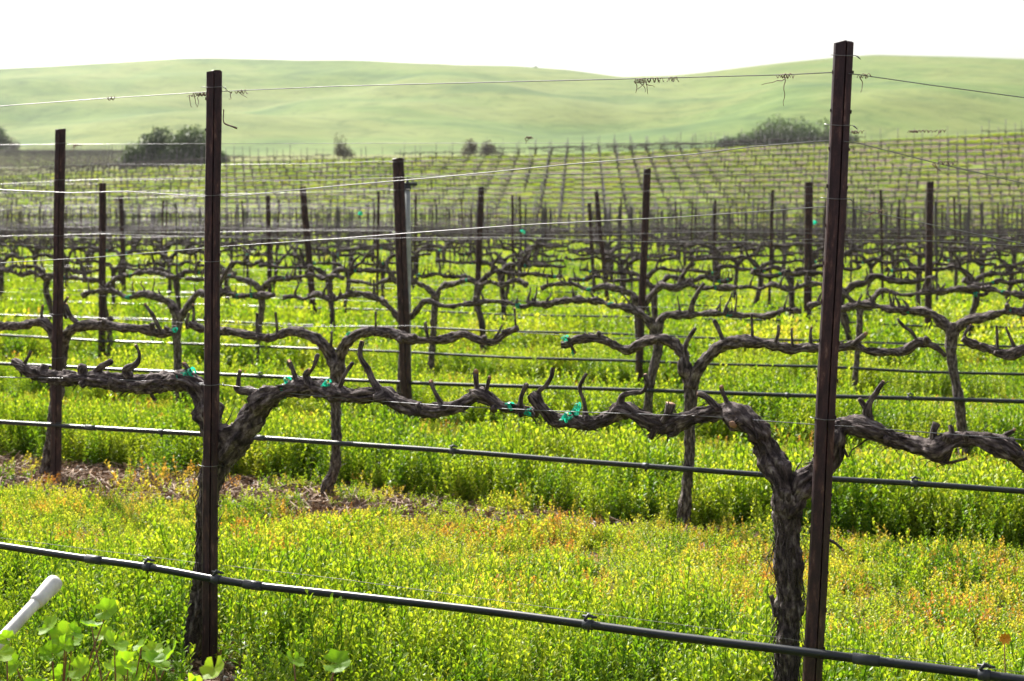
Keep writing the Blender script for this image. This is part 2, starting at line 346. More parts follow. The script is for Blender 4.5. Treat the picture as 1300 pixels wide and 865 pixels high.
def place_post(k, px, ptop, pxb, label, wdt=.05, hgt=None, clips=(), depth_off=-.075, group=None, Yo=None, detail=True, pyb=None):
    X, Y = row_pt(k, pxb); Y = Y+depth_off
    if pyb: Y = F*EYE/(pyb-HY)
    base = Vector(((pxb-HX)*Y/F, Y, 0)); top = Vector(at(px, ptop, Y)); d = top-base
    root = empty('steel_post', base); root.rotation_euler = d.to_track_quat('Z', 'Y').to_euler()
    # keep the folded face turned to the aisle
    q = Vector((0, 0, 1)).rotation_difference(d.normalized()); root.rotation_euler = (q.to_matrix() @ Matrix.Rotation(row_rz(k)*.25, 3, 'Z')).to_euler()
    link('shaft', post_mesh(d.length, wdt, 'shaft', detail=detail, seed=int(px)), root)
    for z in clips:
        c = link('wire_clip', CLIP, root, (0, 0, z)); c.scale = (wdt/.05,)*2+(1,)
    tag(root, label, 'post', group or 'rusty steel trellis posts'); return root, base, d
PL = place_post(1, 271, 92, 265, 'tall rusty steel post left of centre in the front row, hung with dry tendrils', .050, clips=(.30, .95, 1.36, 1.58, 1.94, .68))[0]
PR = place_post(1, 1072, 55, 1026, 'tallest rusty steel post, leaning right, in the front row beside the gnarled right vine', .053, clips=(.32, .96, 1.56, 1.76, 1.95), depth_off=-.09)[0]
place_post(2, 76, 165, 70, 'rusty steel post near the left edge in the second row, its edges chipped', .058, clips=(.33, .7, .95, 1.4, 1.72, 1.93))
place_post(3, 505, 202, 517, 'dark steel post leaning left in the third row with a grey pipe behind it', .080, clips=(1.4, 1.7, 1.9), detail=True)
place_post(4, 130, 233, 129, 'dark steel post in the fourth row near the left edge', .07)
place_post(4, 822, 215, 810, 'slightly leaning dark steel post in the fourth row right of centre', .062)
place_post(6, 384, 238, 400, 'dark steel post leaning left in the sixth row, left of centre', .09)
place_post(6, 611, 238, 604, 'dark steel post in the sixth row just right of the leaning centre post', .075)
place_post(6, 1027, 232, 1025, 'dark steel post in the sixth row immediately left of the tallest post', .095)
place_post(6, 1181, 231, 1178, 'dark steel post in the sixth row, rightmost of the large background posts', .08)
place_post(7, 153, 249, 158, 'thin dark post in the seventh row beside the left pair of posts', .07)
place_post(7, 340, 249, 343, 'thin dark post in the seventh row left of the leaning sixth row post', .07)
place_post(7, 757, 243, 774, 'thin post tilted left in the seventh row right of the picture centre', .06)
place_post(8, 748, 258, 756, 'thin post behind the tilted seventh row post', .06)

# grey riser pipe behind the leaning third-row post
X, Y = row_pt(3, 519); Y += .12; b0 = Vector(((519-HX)*Y/F, Y, 0))
rs = empty('riser_pipe', b0); mb = MB(); tube(mb, [(0, 0, 0, .021), (-.004, 0, .9, .021), (-.01, 0, 1.70, .021)], 12, .3); link('pipe', mb.mesh('pipe', M_pipe), rs)
mb = MB(); tube(mb, [(-.01, 0, 1.70, .027), (-.01, 0, 1.735, .027)], 12, .03); tube(mb, [(-.075, 0, 1.745, .013), (.06, 0, 1.745, .013)], 8, .05); tube(mb, [(-.01, 0, 1.735, .012), (-.01, 0, 1.785, .009)], 8, .05); link('sprinkler_head', mb.mesh('sprinkler_head', M_clamp), rs)
tag(rs, 'slim pale grey riser pipe with a sprinkler head right behind the centre post', 'pipe')

# ------------------------------------------------------------------ wires and drip hoses
def strand(name, pts, r, m, label, cat, group, n=6, step=.25):
    mb = MB(); o0 = Vector(pts[0]); tube(mb, [(p[0]-o0[0], p[1]-o0[1], p[2]-o0[2], r) for p in pts], n, step)
    o = link(name, mb.mesh(name, m), None, o0); return tag(o, label, cat, group)
def row1_line(ctrl, off):
    out = []
    for px, py in ctrl:
        X, Y = row_pt(1, px); out.append(at(px, py, Y+off))
    return out
strand('trellis_wire', row1_line([(-150, 145), (0, 135), (135, 125), (262, 117), (285, 116), (420, 110), (650, 104), (850, 99), (1000, 95), (1060, 92), (1090, 95), (1180, 108), (1300, 124), (1450, 143)], -.045), .0014, M_wire, 'topmost wire of the front row running over the two tall posts', 'wire', None)
strand('trellis_wire', row1_line([(-150, 238), (0, 241), (90, 245), (160, 243), (262, 250), (300, 249), (420, 237), (560, 225), (720, 209), (880, 196), (960, 186), (1058, 178), (1090, 182), (1180, 205), (1300, 233), (1450, 268)], -.055), .0014, M_wire, 'second wire down on the two front posts, crossing behind the blue sky edge of the slope', 'wire', None).__setitem__('label', 'second wire down on the two tall front row posts')
strand('trellis_wire', row1_line([(-150, 350), (0, 334), (120, 327), (262, 315), (285, 313), (430, 303), (660, 286), (860, 276), (1000, 266), (1055, 262), (1080, 264), (1185, 286), (1300, 310), (1450, 342)], -.035), .0014, M_wire, 'third wire down on the two tall front row posts', 'wire', None)
strand('trellis_wire', row1_line([(-150, 470), (0, 479), (120, 481), (262, 487), (285, 489), (380, 501), (560, 515), (700, 522), (900, 529), (1044, 540), (1070, 541), (1200, 551), (1450, 570)], -.03), .0014, M_wire, 'cordon wire threaded along the branches of the front row', 'wire', None)
def bar_along(mb, p, d, l, r, n=8):
    d = Vector(d).normalized(); a = Vector(p)-d*l/2; b = Vector(p)+d*l/2; tube(mb, [(*a, r), (*b, r)], n, 1)
def hose(k, ctrl, off, r, label, fittings=()):
    pts = []
    for px, py in ctrl:
        X, Y = row_pt(k, px); pts.append(at(px, py, Y+off))
    o = strand('drip_hose', pts, r, M_hose, label, 'hose', 'drip hoses along the vine rows', n=16 if k < 3 else 8, step=.08)
    o0 = Vector(pts[0]); d = dirv(k)
    for (px, kind) in fittings:
        py = float(np.interp(px, [c[0] for c in ctrl], [c[1] for c in ctrl])); X, Y = row_pt(k, px); c = Vector(at(px, py, Y+off))-o0; mb = MB()
        bar_along(mb, c, d, .03 if kind != 'joint' else .07, r*1.22, 14)
        if kind == 'clip':
            tube(mb, [(c.x-.012, c.y, c.z+r, .004), (c.x, c.y, c.z+r*2.3, .006), (c.x+.016, c.y, c.z+r*1.7, .005)], 6, .01); bar_along(mb, c+Vector((.004, 0, r*1.9)), d, .045, .0035, 6)
            tube(mb, [(c.x, c.y-.004, c.z-r*1.7, .004), (c.x, c.y-.006, c.z+r*1.2, .005)], 6, .01)
        if kind == 'drip': tube(mb, [(c.x, c.y, c.z-r*.6, .008), (c.x, c.y, c.z-r*2.1, .006)], 8, .02)
        link({'clip': 'hose_clip', 'drip': 'emitter', 'joint': 'coupling'}[kind], mb.mesh('fitting', M_clamp), o)
    return o
hose(1, [(-150, 672), (0, 693), (100, 708), (188, 720), (270, 735), (320, 743), (440, 756), (600, 774), (745, 793), (870, 810), (1030, 829), (1180, 848), (1300, 864), (1450, 886)], -.16, .0122, 'thick black drip hose low along the front row', [(188, 'clip'), (275, 'clip'), (120, 'joint'), (322, 'joint'), (747, 'clip'), (1100, 'joint'), (1250, 'clip')])
strand('hose_wire', row1_line([(-150, 662), (0, 683), (150, 702), (262, 716), (285, 718), (430, 735), (700, 772), (1000, 811), (1040, 818), (1200, 842), (1450, 872)], -.05), .0008, M_wire_d, 'thin wire just above the front row drip hose', 'wire', None)
hose(2, [(-150, 526), (0, 536), (66, 540), (110, 543), (280, 553), (430, 563), (575, 573), (700, 583), (820, 592), (1000, 605), (1160, 614), (1300, 624), (1450, 633)], -.08, .0130, 'drip hose low along the second row, gleaming on its left part', [(205, 'drip'), (575, 'clip'), (820, 'drip'), (1161, 'clip'), (115, 'joint'), (330, 'joint')])
hose(3, [(-150, 457), (0, 462), (160, 470), (310, 477), (540, 487), (700, 492), (860, 497), (1000, 502), (1160, 506), (1300, 510), (1450, 514)], -.06, .0135, 'drip hose low along the third row', [(330, 'clip'), (1155, 'clip'), (1000, 'drip')])
def z_at(k, px, z): X, Y = row_pt(k, px); return (X, Y, z)
for k in range(2, NROW+1):
    r_ = .0012 if k < 4 else .0015
    zz = {2: [(1.93, 0), (1.72, 1), (1.40, 2), (.93, 3)]}.get(k, [(1.90+.03*math.sin(k*3), 0), (1.66+.05*math.sin(k*5), 1), (1.36+.05*math.cos(k*4), 2), (.90, 3)])
    nm = ['topmost wire', 'second wire from the top', 'third wire from the top', 'cordon wire among the branches']
    for z, i in zz:
        pts = []
        for j, px in enumerate(range(-260, 1600, 130)):
            X, Y = row_pt(k, px); zz_ = z-.012*math.sin(j*1.7+k*2+i)-.01*random.random()
            if k == 2 and i == 0: zz_ = z-.00008*px
            pts.append((X, Y+(-.04, -.02, .0, .03)[i], zz_))
        strand('trellis_wire', pts, r_, M_wire if k < 4 else M_wire_far, '%s of the %s vine row' % (nm[i], ORD[k]), 'wire', None, n=5, step=.6+.1*k)
    if k > 3:
        pts = []
        for j, px in enumerate(range(-260, 1600, 130)):
            X, Y = row_pt(k, px); pts.append((X, Y-.08, .295-.012*(j % 2)-.02*random.random()))
        strand('drip_hose', pts, .012, M_hose, 'drip hose low along the %s vine row' % ORD[k], 'hose', 'drip hoses along the vine rows', n=8 if k < 8 else 6, step=.5)

# ------------------------------------------------------------------ vines
def tie_mesh(seed, r=.02):
    rr = random.Random(seed); mb = MB()
    def ribbon(P, wd):
        b = len(mb.v)
        for i, p in enumerate(P):
            s = Vector((rr.uniform(.4, 1), rr.uniform(-.5, .5), rr.uniform(-.3, .3))).normalized()*wd/2*rr.uniform(.7, 1.1); mb.v += [Vector(p)-s, Vector(p)+s]
        for i in range(len(P)-1): mb.face((b+2*i, b+2*i+1, b+2*i+3, b+2*i+2))
    for q in range(2):
        o = rr.uniform(-.012, .012); ribbon([(o+.004*math.sin(a*2), r*1.12*math.cos(a), r*1.12*math.sin(a)) for a in np.linspace(0, 6.3, 10)], .012)
    for q in range(3):
        a = rr.uniform(0, 6.28); p = Vector((rr.uniform(-.01, .01), -r*.9, r*rr.uniform(-.6, .9))); P = [p]
        for j in range(5): p = p+Vector((rr.uniform(-.007, .009), rr.uniform(-.006, .003), rr.choice([-1, .8])*rr.uniform(.002, .011))); P.append(p)
        ribbon(P, .011)
    return mb.mesh('tie_tape', M_tie, smooth=False)
TIES = [tie_mesh(i) for i in range(5)]
def knobs(mb, L, T, n, rr, seed):
    for _ in range(n):
        i = rr.randrange(int(len(L)*.36), len(L)-1); q = L[i]; t = Vector(T[i]); a = rr.uniform(0, 6.283); x = t.orthogonal().normalized(); y = t.cross(x); o = x*math.cos(a)+y*math.sin(a)+Vector((0, 0, .5*rr.random())); p = Vector(q[:3]); r0 = q[3]
        l = r0*rr.uniform(.9, 1.7); tube(mb, [(*(p+o*r0*.2), r0*.75), (*(p+o*(r0*.6+l*.35)), r0*rr.uniform(.5, .7)), (*(p+o*(r0*.6+l*.7)+t*rr.uniform(-.4, .4)*l), r0*rr.uniform(.35, .6))], 9, .006, .35, .5, seed+_)
def limb(name, pts, parent, seed, n, step, rough, lump, fl=0, m=None, lab=None, fl_kw={}):
    mb = MB(); L, T = tube(mb, pts, n, step, rough*1.35, lump*1.2, seed); ncap = len(mb.f)-1
    if fl: flakes(mb, L, T, fl, random.Random(seed), **fl_kw)
    if name == 'cordon_arm': knobs(mb, L, T, 6, random.Random(seed+5), seed)
    me_ = mb.mesh(name, m or M_bark)
    if name == 'spur': me_.materials.append(M_cut); me_.polygons[ncap].material_index = 1
    o = link(name, me_, parent)
    if lab: o['label'] = lab
    return o
class Hero:
    """a vine traced limb by limb; pixel positions are turned to metres at the row's own distance"""
    def __init__(s, k, bx, label, hd=1.0, group='gnarled grapevines in the front rows'):
        s.k = k; s.hd = hd; s.rs = .88; X, Y = row_pt(k, bx); s.base = Vector((X, Y, 0)); s.root = empty('grapevine', s.base); s.sd = bx
        tag(s.root, label, 'grapevine', group)
    def P(s, L, off=0., wob=.012):
        out = []
        for i, (px, py, r) in enumerate(L):
            X, Y = row_pt(s.k, px); Y = Y+off+wob*math.sin(i*1.9+s.sd); p = at(px, py, Y)-np.array(s.base); out.append((*p, r*s.rs*Y/F))
        return out
    def trunk(s, L, **kw): s.sd += 1; s.rs = .82; limb('trunk', s.P(L, wob=.004), s.root, s.sd, int(40*s.hd), .006/s.hd, .22, .16, int(1.6*kw.get('fl', 60)), fl_kw=dict(wd=(.004, .012), lift=.014, ln=(.03, .11)))
    def arm(s, L, **kw): s.sd += 1; s.rs = .88; limb('cordon_arm', s.P(L), s.root, s.sd, int(34*s.hd), .006/s.hd, .26, .28, int(1.1*kw.get('fl', 60)), fl_kw=dict(wd=(.004, .012), lift=.009, ln=(.015, .05)))
    def spur(s, L, off=-.005, **kw):
        s.sd += 1; s.rs = .62 if len(L) > 3 else .72; e_ = L[-1][2]; L = [(a, b, max(c*.92, e_*1.15)) for a, b, c in L[:-1]]+[(L[-1][0], L[-1][1], e_*1.15)]
        if L[0][2] <= 6.5 and len(L) <= 4: L = [(a, b, min(c, L[-1][2]*1.25+.3)) for a, b, c in L]; L.append((L[-1][0]+.3, L[-1][1]-.5, L[-1][2]))
        P = s.P(L, off, .004); sp = limb('spur', P, s.root, s.sd, 10, .007, .16, .22, kw.get('fl', 3), fl_kw=dict(ln=(.01, .03), wd=(.002, .005)))
    def tie(s, px, py, r=.02, off=-.01):
        s.sd += 1; X, Y = row_pt(s.k, px); p = Vector(at(px, py, Y+off))-s.base; t = link('tie_tape', TIES[s.sd % 5], s.root, p); t.rotation_euler = (random.uniform(-.5, .5), random.uniform(-.4, .4), row_rz(s.k)); t.scale = (r/.02*.66,)*3
# --- front row, left vine
v = Hero(1, 240, 'gnarled grapevine with slanting trunk behind the left front post')
v.trunk([(233, 868, 23), (237, 845, 21), (246, 800, 17), (254, 755, 14.5), (261, 700, 14), (263, 640, 15), (272, 595, 19), (283, 562, 21), (290, 545, 17)], fl=110)
v.arm([(288, 575, 17), (270, 545, 17), (262, 515, 16), (253, 496, 15), (236, 483, 13), (205, 486, 13), (172, 488, 13), (140, 484, 11), (104, 480, 10), (72, 480, 10), (50, 476, 9), (32, 468, 8), (17, 459, 5)], fl=130)
v.arm([(284, 582, 18), (303, 555, 18), (321, 528, 17), (338, 507, 15), (358, 497, 12), (390, 492, 12), (420, 498, 11), (452, 503, 10), (485, 501, 12), (508, 512, 10), (540, 521, 9), (572, 519, 9), (600, 505, 9), (612, 502, 11), (636, 515, 8), (658, 520, 8), (682, 524, 6)], fl=140)
v.spur([(330, 505, 12), (318, 497, 10), (303, 496, 7), (300, 490, 6)], fl=8)
v.spur([(303, 494, 4), (303, 482, 3.2), (305, 471, 3)])
v.spur([(165, 480, 11), (160, 470, 10), (172, 463, 8), (177, 452, 4), (174, 441, 3.2), (172, 438, 3)], fl=14)
v.spur([(118, 476, 7), (128, 466, 5.5), (140, 460, 4.5)], fl=5)
v.spur([(30, 464, 4), (36, 453, 2.5), (39, 446, 2)])
v.spur([(245, 484, 6), (240, 470, 5), (234, 463, 4)])
v.spur([(485, 502, 10), (474, 484, 8.5), (466, 468, 7.5), (458, 455, 6), (457, 444, 4.5), (460, 433, 4)], fl=8)
v.spur([(378, 490, 6), (372, 472, 3.8), (367, 459, 3.6)])
v.spur([(393, 490, 9), (388, 476, 6), (393, 470, 4)], fl=6); v.spur([(388, 478, 5), (397, 468, 3.6), (403, 452, 3)])
v.spur([(430, 497, 6), (437, 478, 4), (447, 462, 3.2)]); v.spur([(562, 515, 5), (553, 500, 4), (547, 485, 3.6)]); v.spur([(607, 500, 6), (605, 486, 4.4), (604, 472, 4)])
v.spur([(614, 502, 5), (618, 492, 3.8), (621, 480, 3.4)]); v.spur([(660, 516, 6), (662, 503, 4), (668, 489, 3.6)])
v.spur([(275, 590, 5), (268, 545, 4), (262, 532, 2)], fl=3); v.spur([(303, 552, 3), (320, 543, 1.6), (333, 536, 1.2)], fl=0)
v.spur([(192, 496, 7), (193, 503, 4), (197, 508, 2.5)], fl=5); v.spur([(258, 510, 8), (254, 525, 6), (257, 538, 3)], fl=12)
for p in ((40, 472, .016), (137, 484, .022), (234, 480, .028), (242, 474, .024), (359, 494, .022), (366, 484, .020), (417, 487, .02), (648, 516, .018), (672, 524, .016)): v.tie(*p)
# --- front row, right vine
v = Hero(1, 1000, 'big forked grapevine beside the tallest post, its trunk dark and deeply furrowed')
v.trunk([(1000, 985, 21), (1000, 930, 18.5), (999, 865, 17.5), (1001, 800, 17.5), (1002, 740, 19), (1000, 700, 20), (999, 665, 18.5), (1000, 640, 21), (1001, 618, 22)], fl=150)
v.arm([(1002, 655, 18), (995, 615, 20), (983, 590, 18.5), (971, 564, 17.5), (958, 543, 17), (940, 530, 18), (918, 523, 12), (890, 527, 11), (868, 533, 11), (846, 541, 13), (828, 537, 12), (810, 527, 10), (791, 519, 11), (775, 530, 9.5), (750, 538, 9), (725, 534, 9), (706, 534, 9.5), (690, 520, 7.5), (674, 501, 7)], fl=190)
v.arm([(1001, 650, 17), (1016, 622, 17), (1034, 603, 16), (1052, 582, 15), (1059, 560, 15), (1067, 543, 14), (1083, 539, 13), (1103, 545, 14), (1130, 556, 12), (1160, 564, 12), (1189, 572, 15), (1207, 562, 12), (1235, 557, 11), (1262, 562, 12), (1283, 573, 12), (1300, 588, 12), (1330, 610, 12), (1370, 625, 12)], fl=150)
v.spur([(688, 512, 6), (684, 498, 5.5), (693, 490, 4.5), (700, 478, 4), (702, 467, 3.8)]); v.spur([(744, 532, 8), (742, 512, 4.5), (736, 494, 4), (740, 482, 4), (745, 474, 3)])
v.spur([(787, 515, 10), (790, 503, 8), (803, 499, 6), (815, 498, 5), (821, 488, 4), (819, 475, 3.2)], fl=12); v.spur([(843, 536, 10), (848, 524, 9), (851, 512, 8)], fl=8)
v.spur([(832, 540, 10), (829, 550, 7), (826, 556, 5)], fl=8); v.spur([(862, 540, 9), (858, 550, 5), (848, 553, 3)], fl=5)
v.spur([(912, 520, 9), (902, 509, 8), (893, 502, 7), (885, 500, 4)], fl=10); v.spur([(927, 520, 6), (921, 506, 4.4), (916, 492, 3.6)]); v.spur([(940, 532, 12), (933, 538, 8), (931, 539, 7)], off=-.04, fl=2)
v.spur([(1105, 542, 13), (1101, 524, 12), (1104, 512, 7), (1112, 500, 6), (1122, 484, 3.4)], fl=14); v.spur([(1101, 520, 7), (1092, 508, 4)], fl=2)
v.spur([(1184, 562, 8), (1185, 548, 6), (1189, 537, 5)], fl=6); v.spur([(1208, 556, 8), (1208, 546, 5), (1206, 540, 3)], fl=4); v.spur([(1268, 560, 7), (1277, 552, 5), (1288, 546, 3)], fl=5)
v.spur([(1103, 556, 4), (1090, 566, 2.4), (1081, 572, 2), (1078, 580, 1.2)], fl=0); v.spur([(1062, 560, 6), (1072, 572, 3), (1076, 580, 2)], fl=3); v.spur([(1190, 580, 8), (1200, 588, 4), (1228, 582, 2)], fl=6)
v.spur([(986, 782, 8), (982, 768, 6), (979, 756, 4)], fl=6); v.spur([(1012, 700, 6), (1018, 725, 3), (1016, 740, 2)], fl=2); v.spur([(1040, 683, 4), (1058, 688, 4), (1070, 699, 2)], off=.05, fl=1)
X, Y = row_pt(1, 933); cp = Vector(at(931.5, 539, Y-.085))-v.base; mb = MB(); tube(mb, [(0, .02, 0, .007), (-.003, .006, 0, .009), (-.005, -.001, 0, .0088), (-.0055, -.0015, 0, .001)], 14, .004, .15); link('cut_face', mb.mesh('cut_face', M_cut), v.root, cp)
for p in ((722, 530, .024), (730, 524, .018), (734, 516, .014)): v.tie(*p)
# --- second row
H2 = dict(hd=.6)
v = Hero(2, 62, 'grapevine behind the left edge post in the second row', **H2)
v.trunk([(58, 625, 14), (60, 600, 11), (66, 560, 10), (72, 500, 10), (76, 450, 11), (77, 425, 11)], fl=20)
v.arm([(75, 440, 9), (66, 420, 8), (52, 409, 7), (28, 413, 6), (0, 414, 5.5), (-40, 408, 5)], fl=20)
v.arm([(76, 440, 9), (84, 424, 8), (99, 415, 8), (128, 413, 7), (156, 416, 6.5), (184, 418, 6), (205, 423, 6), (222, 421, 5)], fl=25)
v.spur([(103, 415, 6), (90, 402, 5), (83, 386, 3)]); v.spur([(204, 421, 5), (195, 402, 4), (184, 387, 2.5)]); v.spur([(53, 408, 4), (53, 398, 2.5), (54, 389, 2)]); v.spur([(84, 405, 4), (80, 390, 3), (86, 378, 2)]); v.tie(222, 419, .02)
v = Hero(2, 412, 'grapevine with a bowed trunk in the second row between the left post and centre', **H2)
v.trunk([(413, 662, 11), (412, 640, 9), (416, 618, 9), (425, 595, 8), (427, 560, 7.5), (426, 515, 8), (427, 475, 9), (428, 460, 9)], fl=25)
v.arm([(428, 476, 8), (422, 458, 8), (412, 440, 8), (394, 426, 7.5), (368, 421, 7), (342, 429, 6), (310, 424, 5.5), (288, 421, 6), (262, 419, 5.5), (240, 412, 5)], fl=25)
v.arm([(428, 478, 8), (432, 455, 8), (441, 434, 8), (461, 422, 7), (492, 422, 7), (520, 431, 7), (545, 432, 5.5), (566, 431, 6.5), (590, 425, 5.5), (612, 433, 5), (628, 434, 5), (641, 424, 5), (657, 417, 4)], fl=30)
v.spur([(477, 420, 3.5), (477, 408, 2.4), (477, 397, 2)]); v.spur([(543, 428, 4), (541, 418, 3), (540, 410, 2)]); v.spur([(655, 417, 3), (654, 404, 2), (653, 392, 1.6)]); v.spur([(628, 430, 3), (634, 420, 2), (637, 414, 1.5)])
v.spur([(244, 414, 4), (246, 402, 3), (245, 388, 2)]); v.spur([(326, 424, 3.5), (326, 410, 2.5), (326, 398, 2)]); v.spur([(352, 424, 3.5), (351, 410, 2.4), (350, 398, 2)]); v.spur([(420, 440, 3.5), (421, 430, 2.5), (421, 422, 2)]); v.spur([(238, 418, 6), (237, 408, 3), (240, 398, 2)])
v.tie(313, 424, .018); v.tie(444, 425, .02)
v = Hero(2, 868, 'grapevine with a straight slim trunk right of centre in the second row', **H2)
v.trunk([(865, 697, 13), (866, 670, 11), (871, 630, 9), (875, 580, 8), (876, 530, 8.5), (877, 490, 10), (878, 476, 10)], fl=25)
v.arm([(878, 492, 9), (869, 466, 9), (868, 452, 8.5), (856, 437, 8), (839, 430, 7.5), (812, 437, 7), (794, 444, 6.5), (763, 431, 6), (735, 430, 6), (722, 437, 5.5), (712, 438, 5)], fl=30)
v.arm([(877, 492, 9), (886, 468, 9), (898, 455, 8), (918, 438, 9), (940, 434, 9), (974, 437, 7.5), (1006, 443, 7), (1040, 441, 6.5), (1068, 441, 6.5), (1085, 438, 6), (1100, 445, 5.5), (1122, 447, 5.5), (1148, 446, 6), (1167, 435, 6.5), (1188, 441, 5), (1200, 452, 3.5)], fl=45)
v.spur([(1082, 438, 5), (1092, 430, 4.5), (1099, 424, 3.5)]); v.spur([(1165, 434, 6), (1157, 421, 5), (1148, 415, 4), (1140, 406, 2.5)])
v.spur([(918, 434, 7), (912, 418, 5), (907, 408, 3)]); v.spur([(955, 432, 5), (955, 420, 3), (954, 400, 2)]); v.spur([(984, 436, 5), (988, 424, 3), (988, 414, 2)]); v.spur([(1006, 440, 4), (1005, 426, 2.4), (1005, 418, 2)]); v.spur([(1030, 440, 4), (1029, 426, 3), (1030, 416, 2)])
v.spur([(724, 437, 4), (728, 446, 4), (730, 448, 2)]); v.spur([(868, 446, 5), (874, 430, 4), (882, 418, 3)]); v.tie(718, 430, .022); v.tie(727, 448, .016)
v = Hero(2, 1372, 'grapevine at the right edge of the second row, only its left arm in view', **H2)
v.trunk([(1372, 735, 13), (1372, 650, 9), (1372, 500, 10), (1372, 470, 10)], fl=8)
v.arm([(1372, 486, 9), (1362, 462, 8), (1340, 446, 8), (1300, 444, 7.5), (1280, 451, 7.5), (1252, 442, 6), (1232, 436, 5.5), (1222, 430, 4)], fl=20)
v.spur([(1226, 432, 4), (1225, 424, 3), (1232, 413, 1.6)]); v.spur([(1266, 444, 4), (1266, 430, 2.5), (1265, 414, 2)]); v.spur([(1290, 446, 4), (1284, 432, 3), (1277, 416, 2)])
# --- the grown-from-rules vines of the rows behind
def make_vine(seed, detail, split=True):
    """detail 2: spurs are parts; 1: spurs joined to their arm; 0: whole vine one mesh"""
    rr = random.Random(seed); U = rr.uniform; nseg = {2: 12, 1: 8, 0: 6}[detail]; step = {2: .02, 1: .035, 0: .06}[detail]
    meshes = []   # (name, mesh, loc)
    lean = U(-.10, .10); hz = U(.72, .84); r0 = U(.024, .036)*(1 if detail == 2 else 1.2 if detail == 1 else 1.45)
    tr = [(-lean*.6, 0, -.1, r0*1.5), (-lean*.7, U(-.02, .02), .06, r0*1.15), (-lean*.3+U(-.03, .03), U(-.03, .03), hz*.45, r0*.9), (U(-.02, .02), 0, hz*.8, r0), (0, 0, hz+.03, r0*1.15)]
    whole = MB(); M = M_bark if detail == 2 else M_bark_far
    mbt = whole if detail == 0 else MB()
    L, T = tube(mbt, tr, nseg+2, step, .2, .2, seed)
    if detail == 2: flakes(mbt, L, T, 14, rr)
    if detail: meshes.append(('trunk', mbt.mesh('trunk', M)))
    for sg in (-1, 1):
        ln = U(.80, .96); mba = whole if detail == 0 else MB(); cz = .90+U(-.02, .05); P = [(0, 0, hz-.05, r0*.95), (sg*U(.04, .10), U(-.02, .02), (hz+cz)/2+U(-.02, .02), r0*.88), (sg*U(.14, .22), U(-.02, .02), cz+U(-.04, .02), r0*.8)]
        x = .22
        while x < ln:
            x += U(.09, .16); P.append((sg*min(x, ln+.04), U(-.02, .02), cz+U(-.026, .026), r0*U(.5, .95)*(1-.25*x)))
        L, T = tube(mba, P, nseg, step*.8, .34, .55, seed+sg*3)
        if detail == 2: flakes(mba, L, T, 22, rr)
        if detail: knobs(mba, L, T, 6 if detail == 2 else 3, rr, seed)
        sp = []
        for q in L[int(.3/step)::]:
            if rr.random() < step/(.11 if detail == 2 else .075):
                hh = U(.03, .12); dx = U(-.04, .04); r = U(.004, .008)
                PP = [(q[0], q[1], q[2], r*2), (q[0]+dx*.3, q[1]+U(-.01, .01), q[2]+q[3]+hh*.25, r*1.3), (q[0]+dx, q[1]+U(-.01, .01), q[2]+q[3]+hh*.65, r*.9), (q[0]+dx*U(.5, 1.6), q[1], q[2]+q[3]+hh, r*.7)]
                if detail == 2:
                    ms = MB(); tube(ms, PP, 7, .015, .15, .2, seed); sp.append(('spur', ms.mesh('spur', M)))
                else: tube(mba, PP, 5, .05, 0, .2, seed)
        if rr.random() < .35:                      # an old raised branch
            q = L[int(len(L)*U(.25, .5))]; PP = [(q[0], q[1], q[2], .022), (q[0]+sg*U(.02, .08), U(-.02, .02), q[2]+.10, .018), (q[0]+sg*U(.05, .16), 0, q[2]+U(.16, .26), .012)]
            if detail == 2: ms = MB(); tube(ms, PP, 8, .02, .2, .3, seed); sp.append(('spur', ms.mesh('spur', M)))
            else: tube(mba, PP, 5, .05, .2, .3, seed)
        if detail: meshes.append(('cordon_arm', mba.mesh('cordon_arm', M)))
        meshes += sp
        if detail:
            for _ in range(rr.choice([0, 1, 1, 2])):
                q = L[int(len(L)*U(.35, .97))]; meshes.append(('tie_tape', TIES[rr.randrange(5)], (q[0], q[1], q[2])))
    if detail == 0: meshes.append(('grapevine', whole.mesh('grapevine', M)))
    return meshes
P2 = [make_vine(100+i, 2) for i in range(5)]; P1 = [make_vine(200+i, 1) for i in range(7)]; P0 = [make_vine(300+i, 0) for i in range(6)]
def put_vine(X, Y, k, proto, label, group, sc=1., flip=False):
    rz = row_rz(k)+(math.pi if flip else 0)
    if len(proto) == 1:
        o = link('grapevine', proto[0][1], None, (X, Y, h(X, Y))); o.rotation_euler = (0, 0, rz); root = o
    else:
        root = empty('grapevine', (X, Y, h(X, Y)), rz)
        for it in proto:
            o = link(it[0], it[1], root, it[2] if len(it) > 2 else None)
            if it[0] == 'tie_tape': o.scale = (.9,)*3
    root.scale = (sc,)*3; return tag(root, label, 'grapevine', group)
cols = {3: [(226, 'trunk left of the centre'), (512, ''), (834, ''), (1210, '')], 4: [(-30, ''), (132, ''), (331, ''), (553, ''), (812, ''), (1092, ''), (1330, '')]}
lab3 = ['grapevine in the third row seen between the two left posts', 'grapevine in the third row entwined with the leaning centre post', 'grapevine in the third row left of the slim second row trunk', 'grapevine in the third row at right, trunk rising above the front arm']
lab4 = ['grapevine of the fourth row at the left edge', 'grapevine of the fourth row behind the small left post', 'grapevine of the fourth row right of the left front post', 'grapevine of the fourth row right of the centre post', 'grapevine of the fourth row at the slightly leaning post', 'grapevine of the fourth row right of the tallest post', 'grapevine of the fourth row at the right edge']
sc = .96
for i, (px, _) in enumerate([(-60, '')]+cols[3]+[(1520, '')]):
    if i in (0, 5): continue
    X, Y = row_pt(3, px); put_vine(X, Y, 3, P2[i % 5], lab3[i-1], 'grapevines of the third row', 1.0, i % 2 == 0)
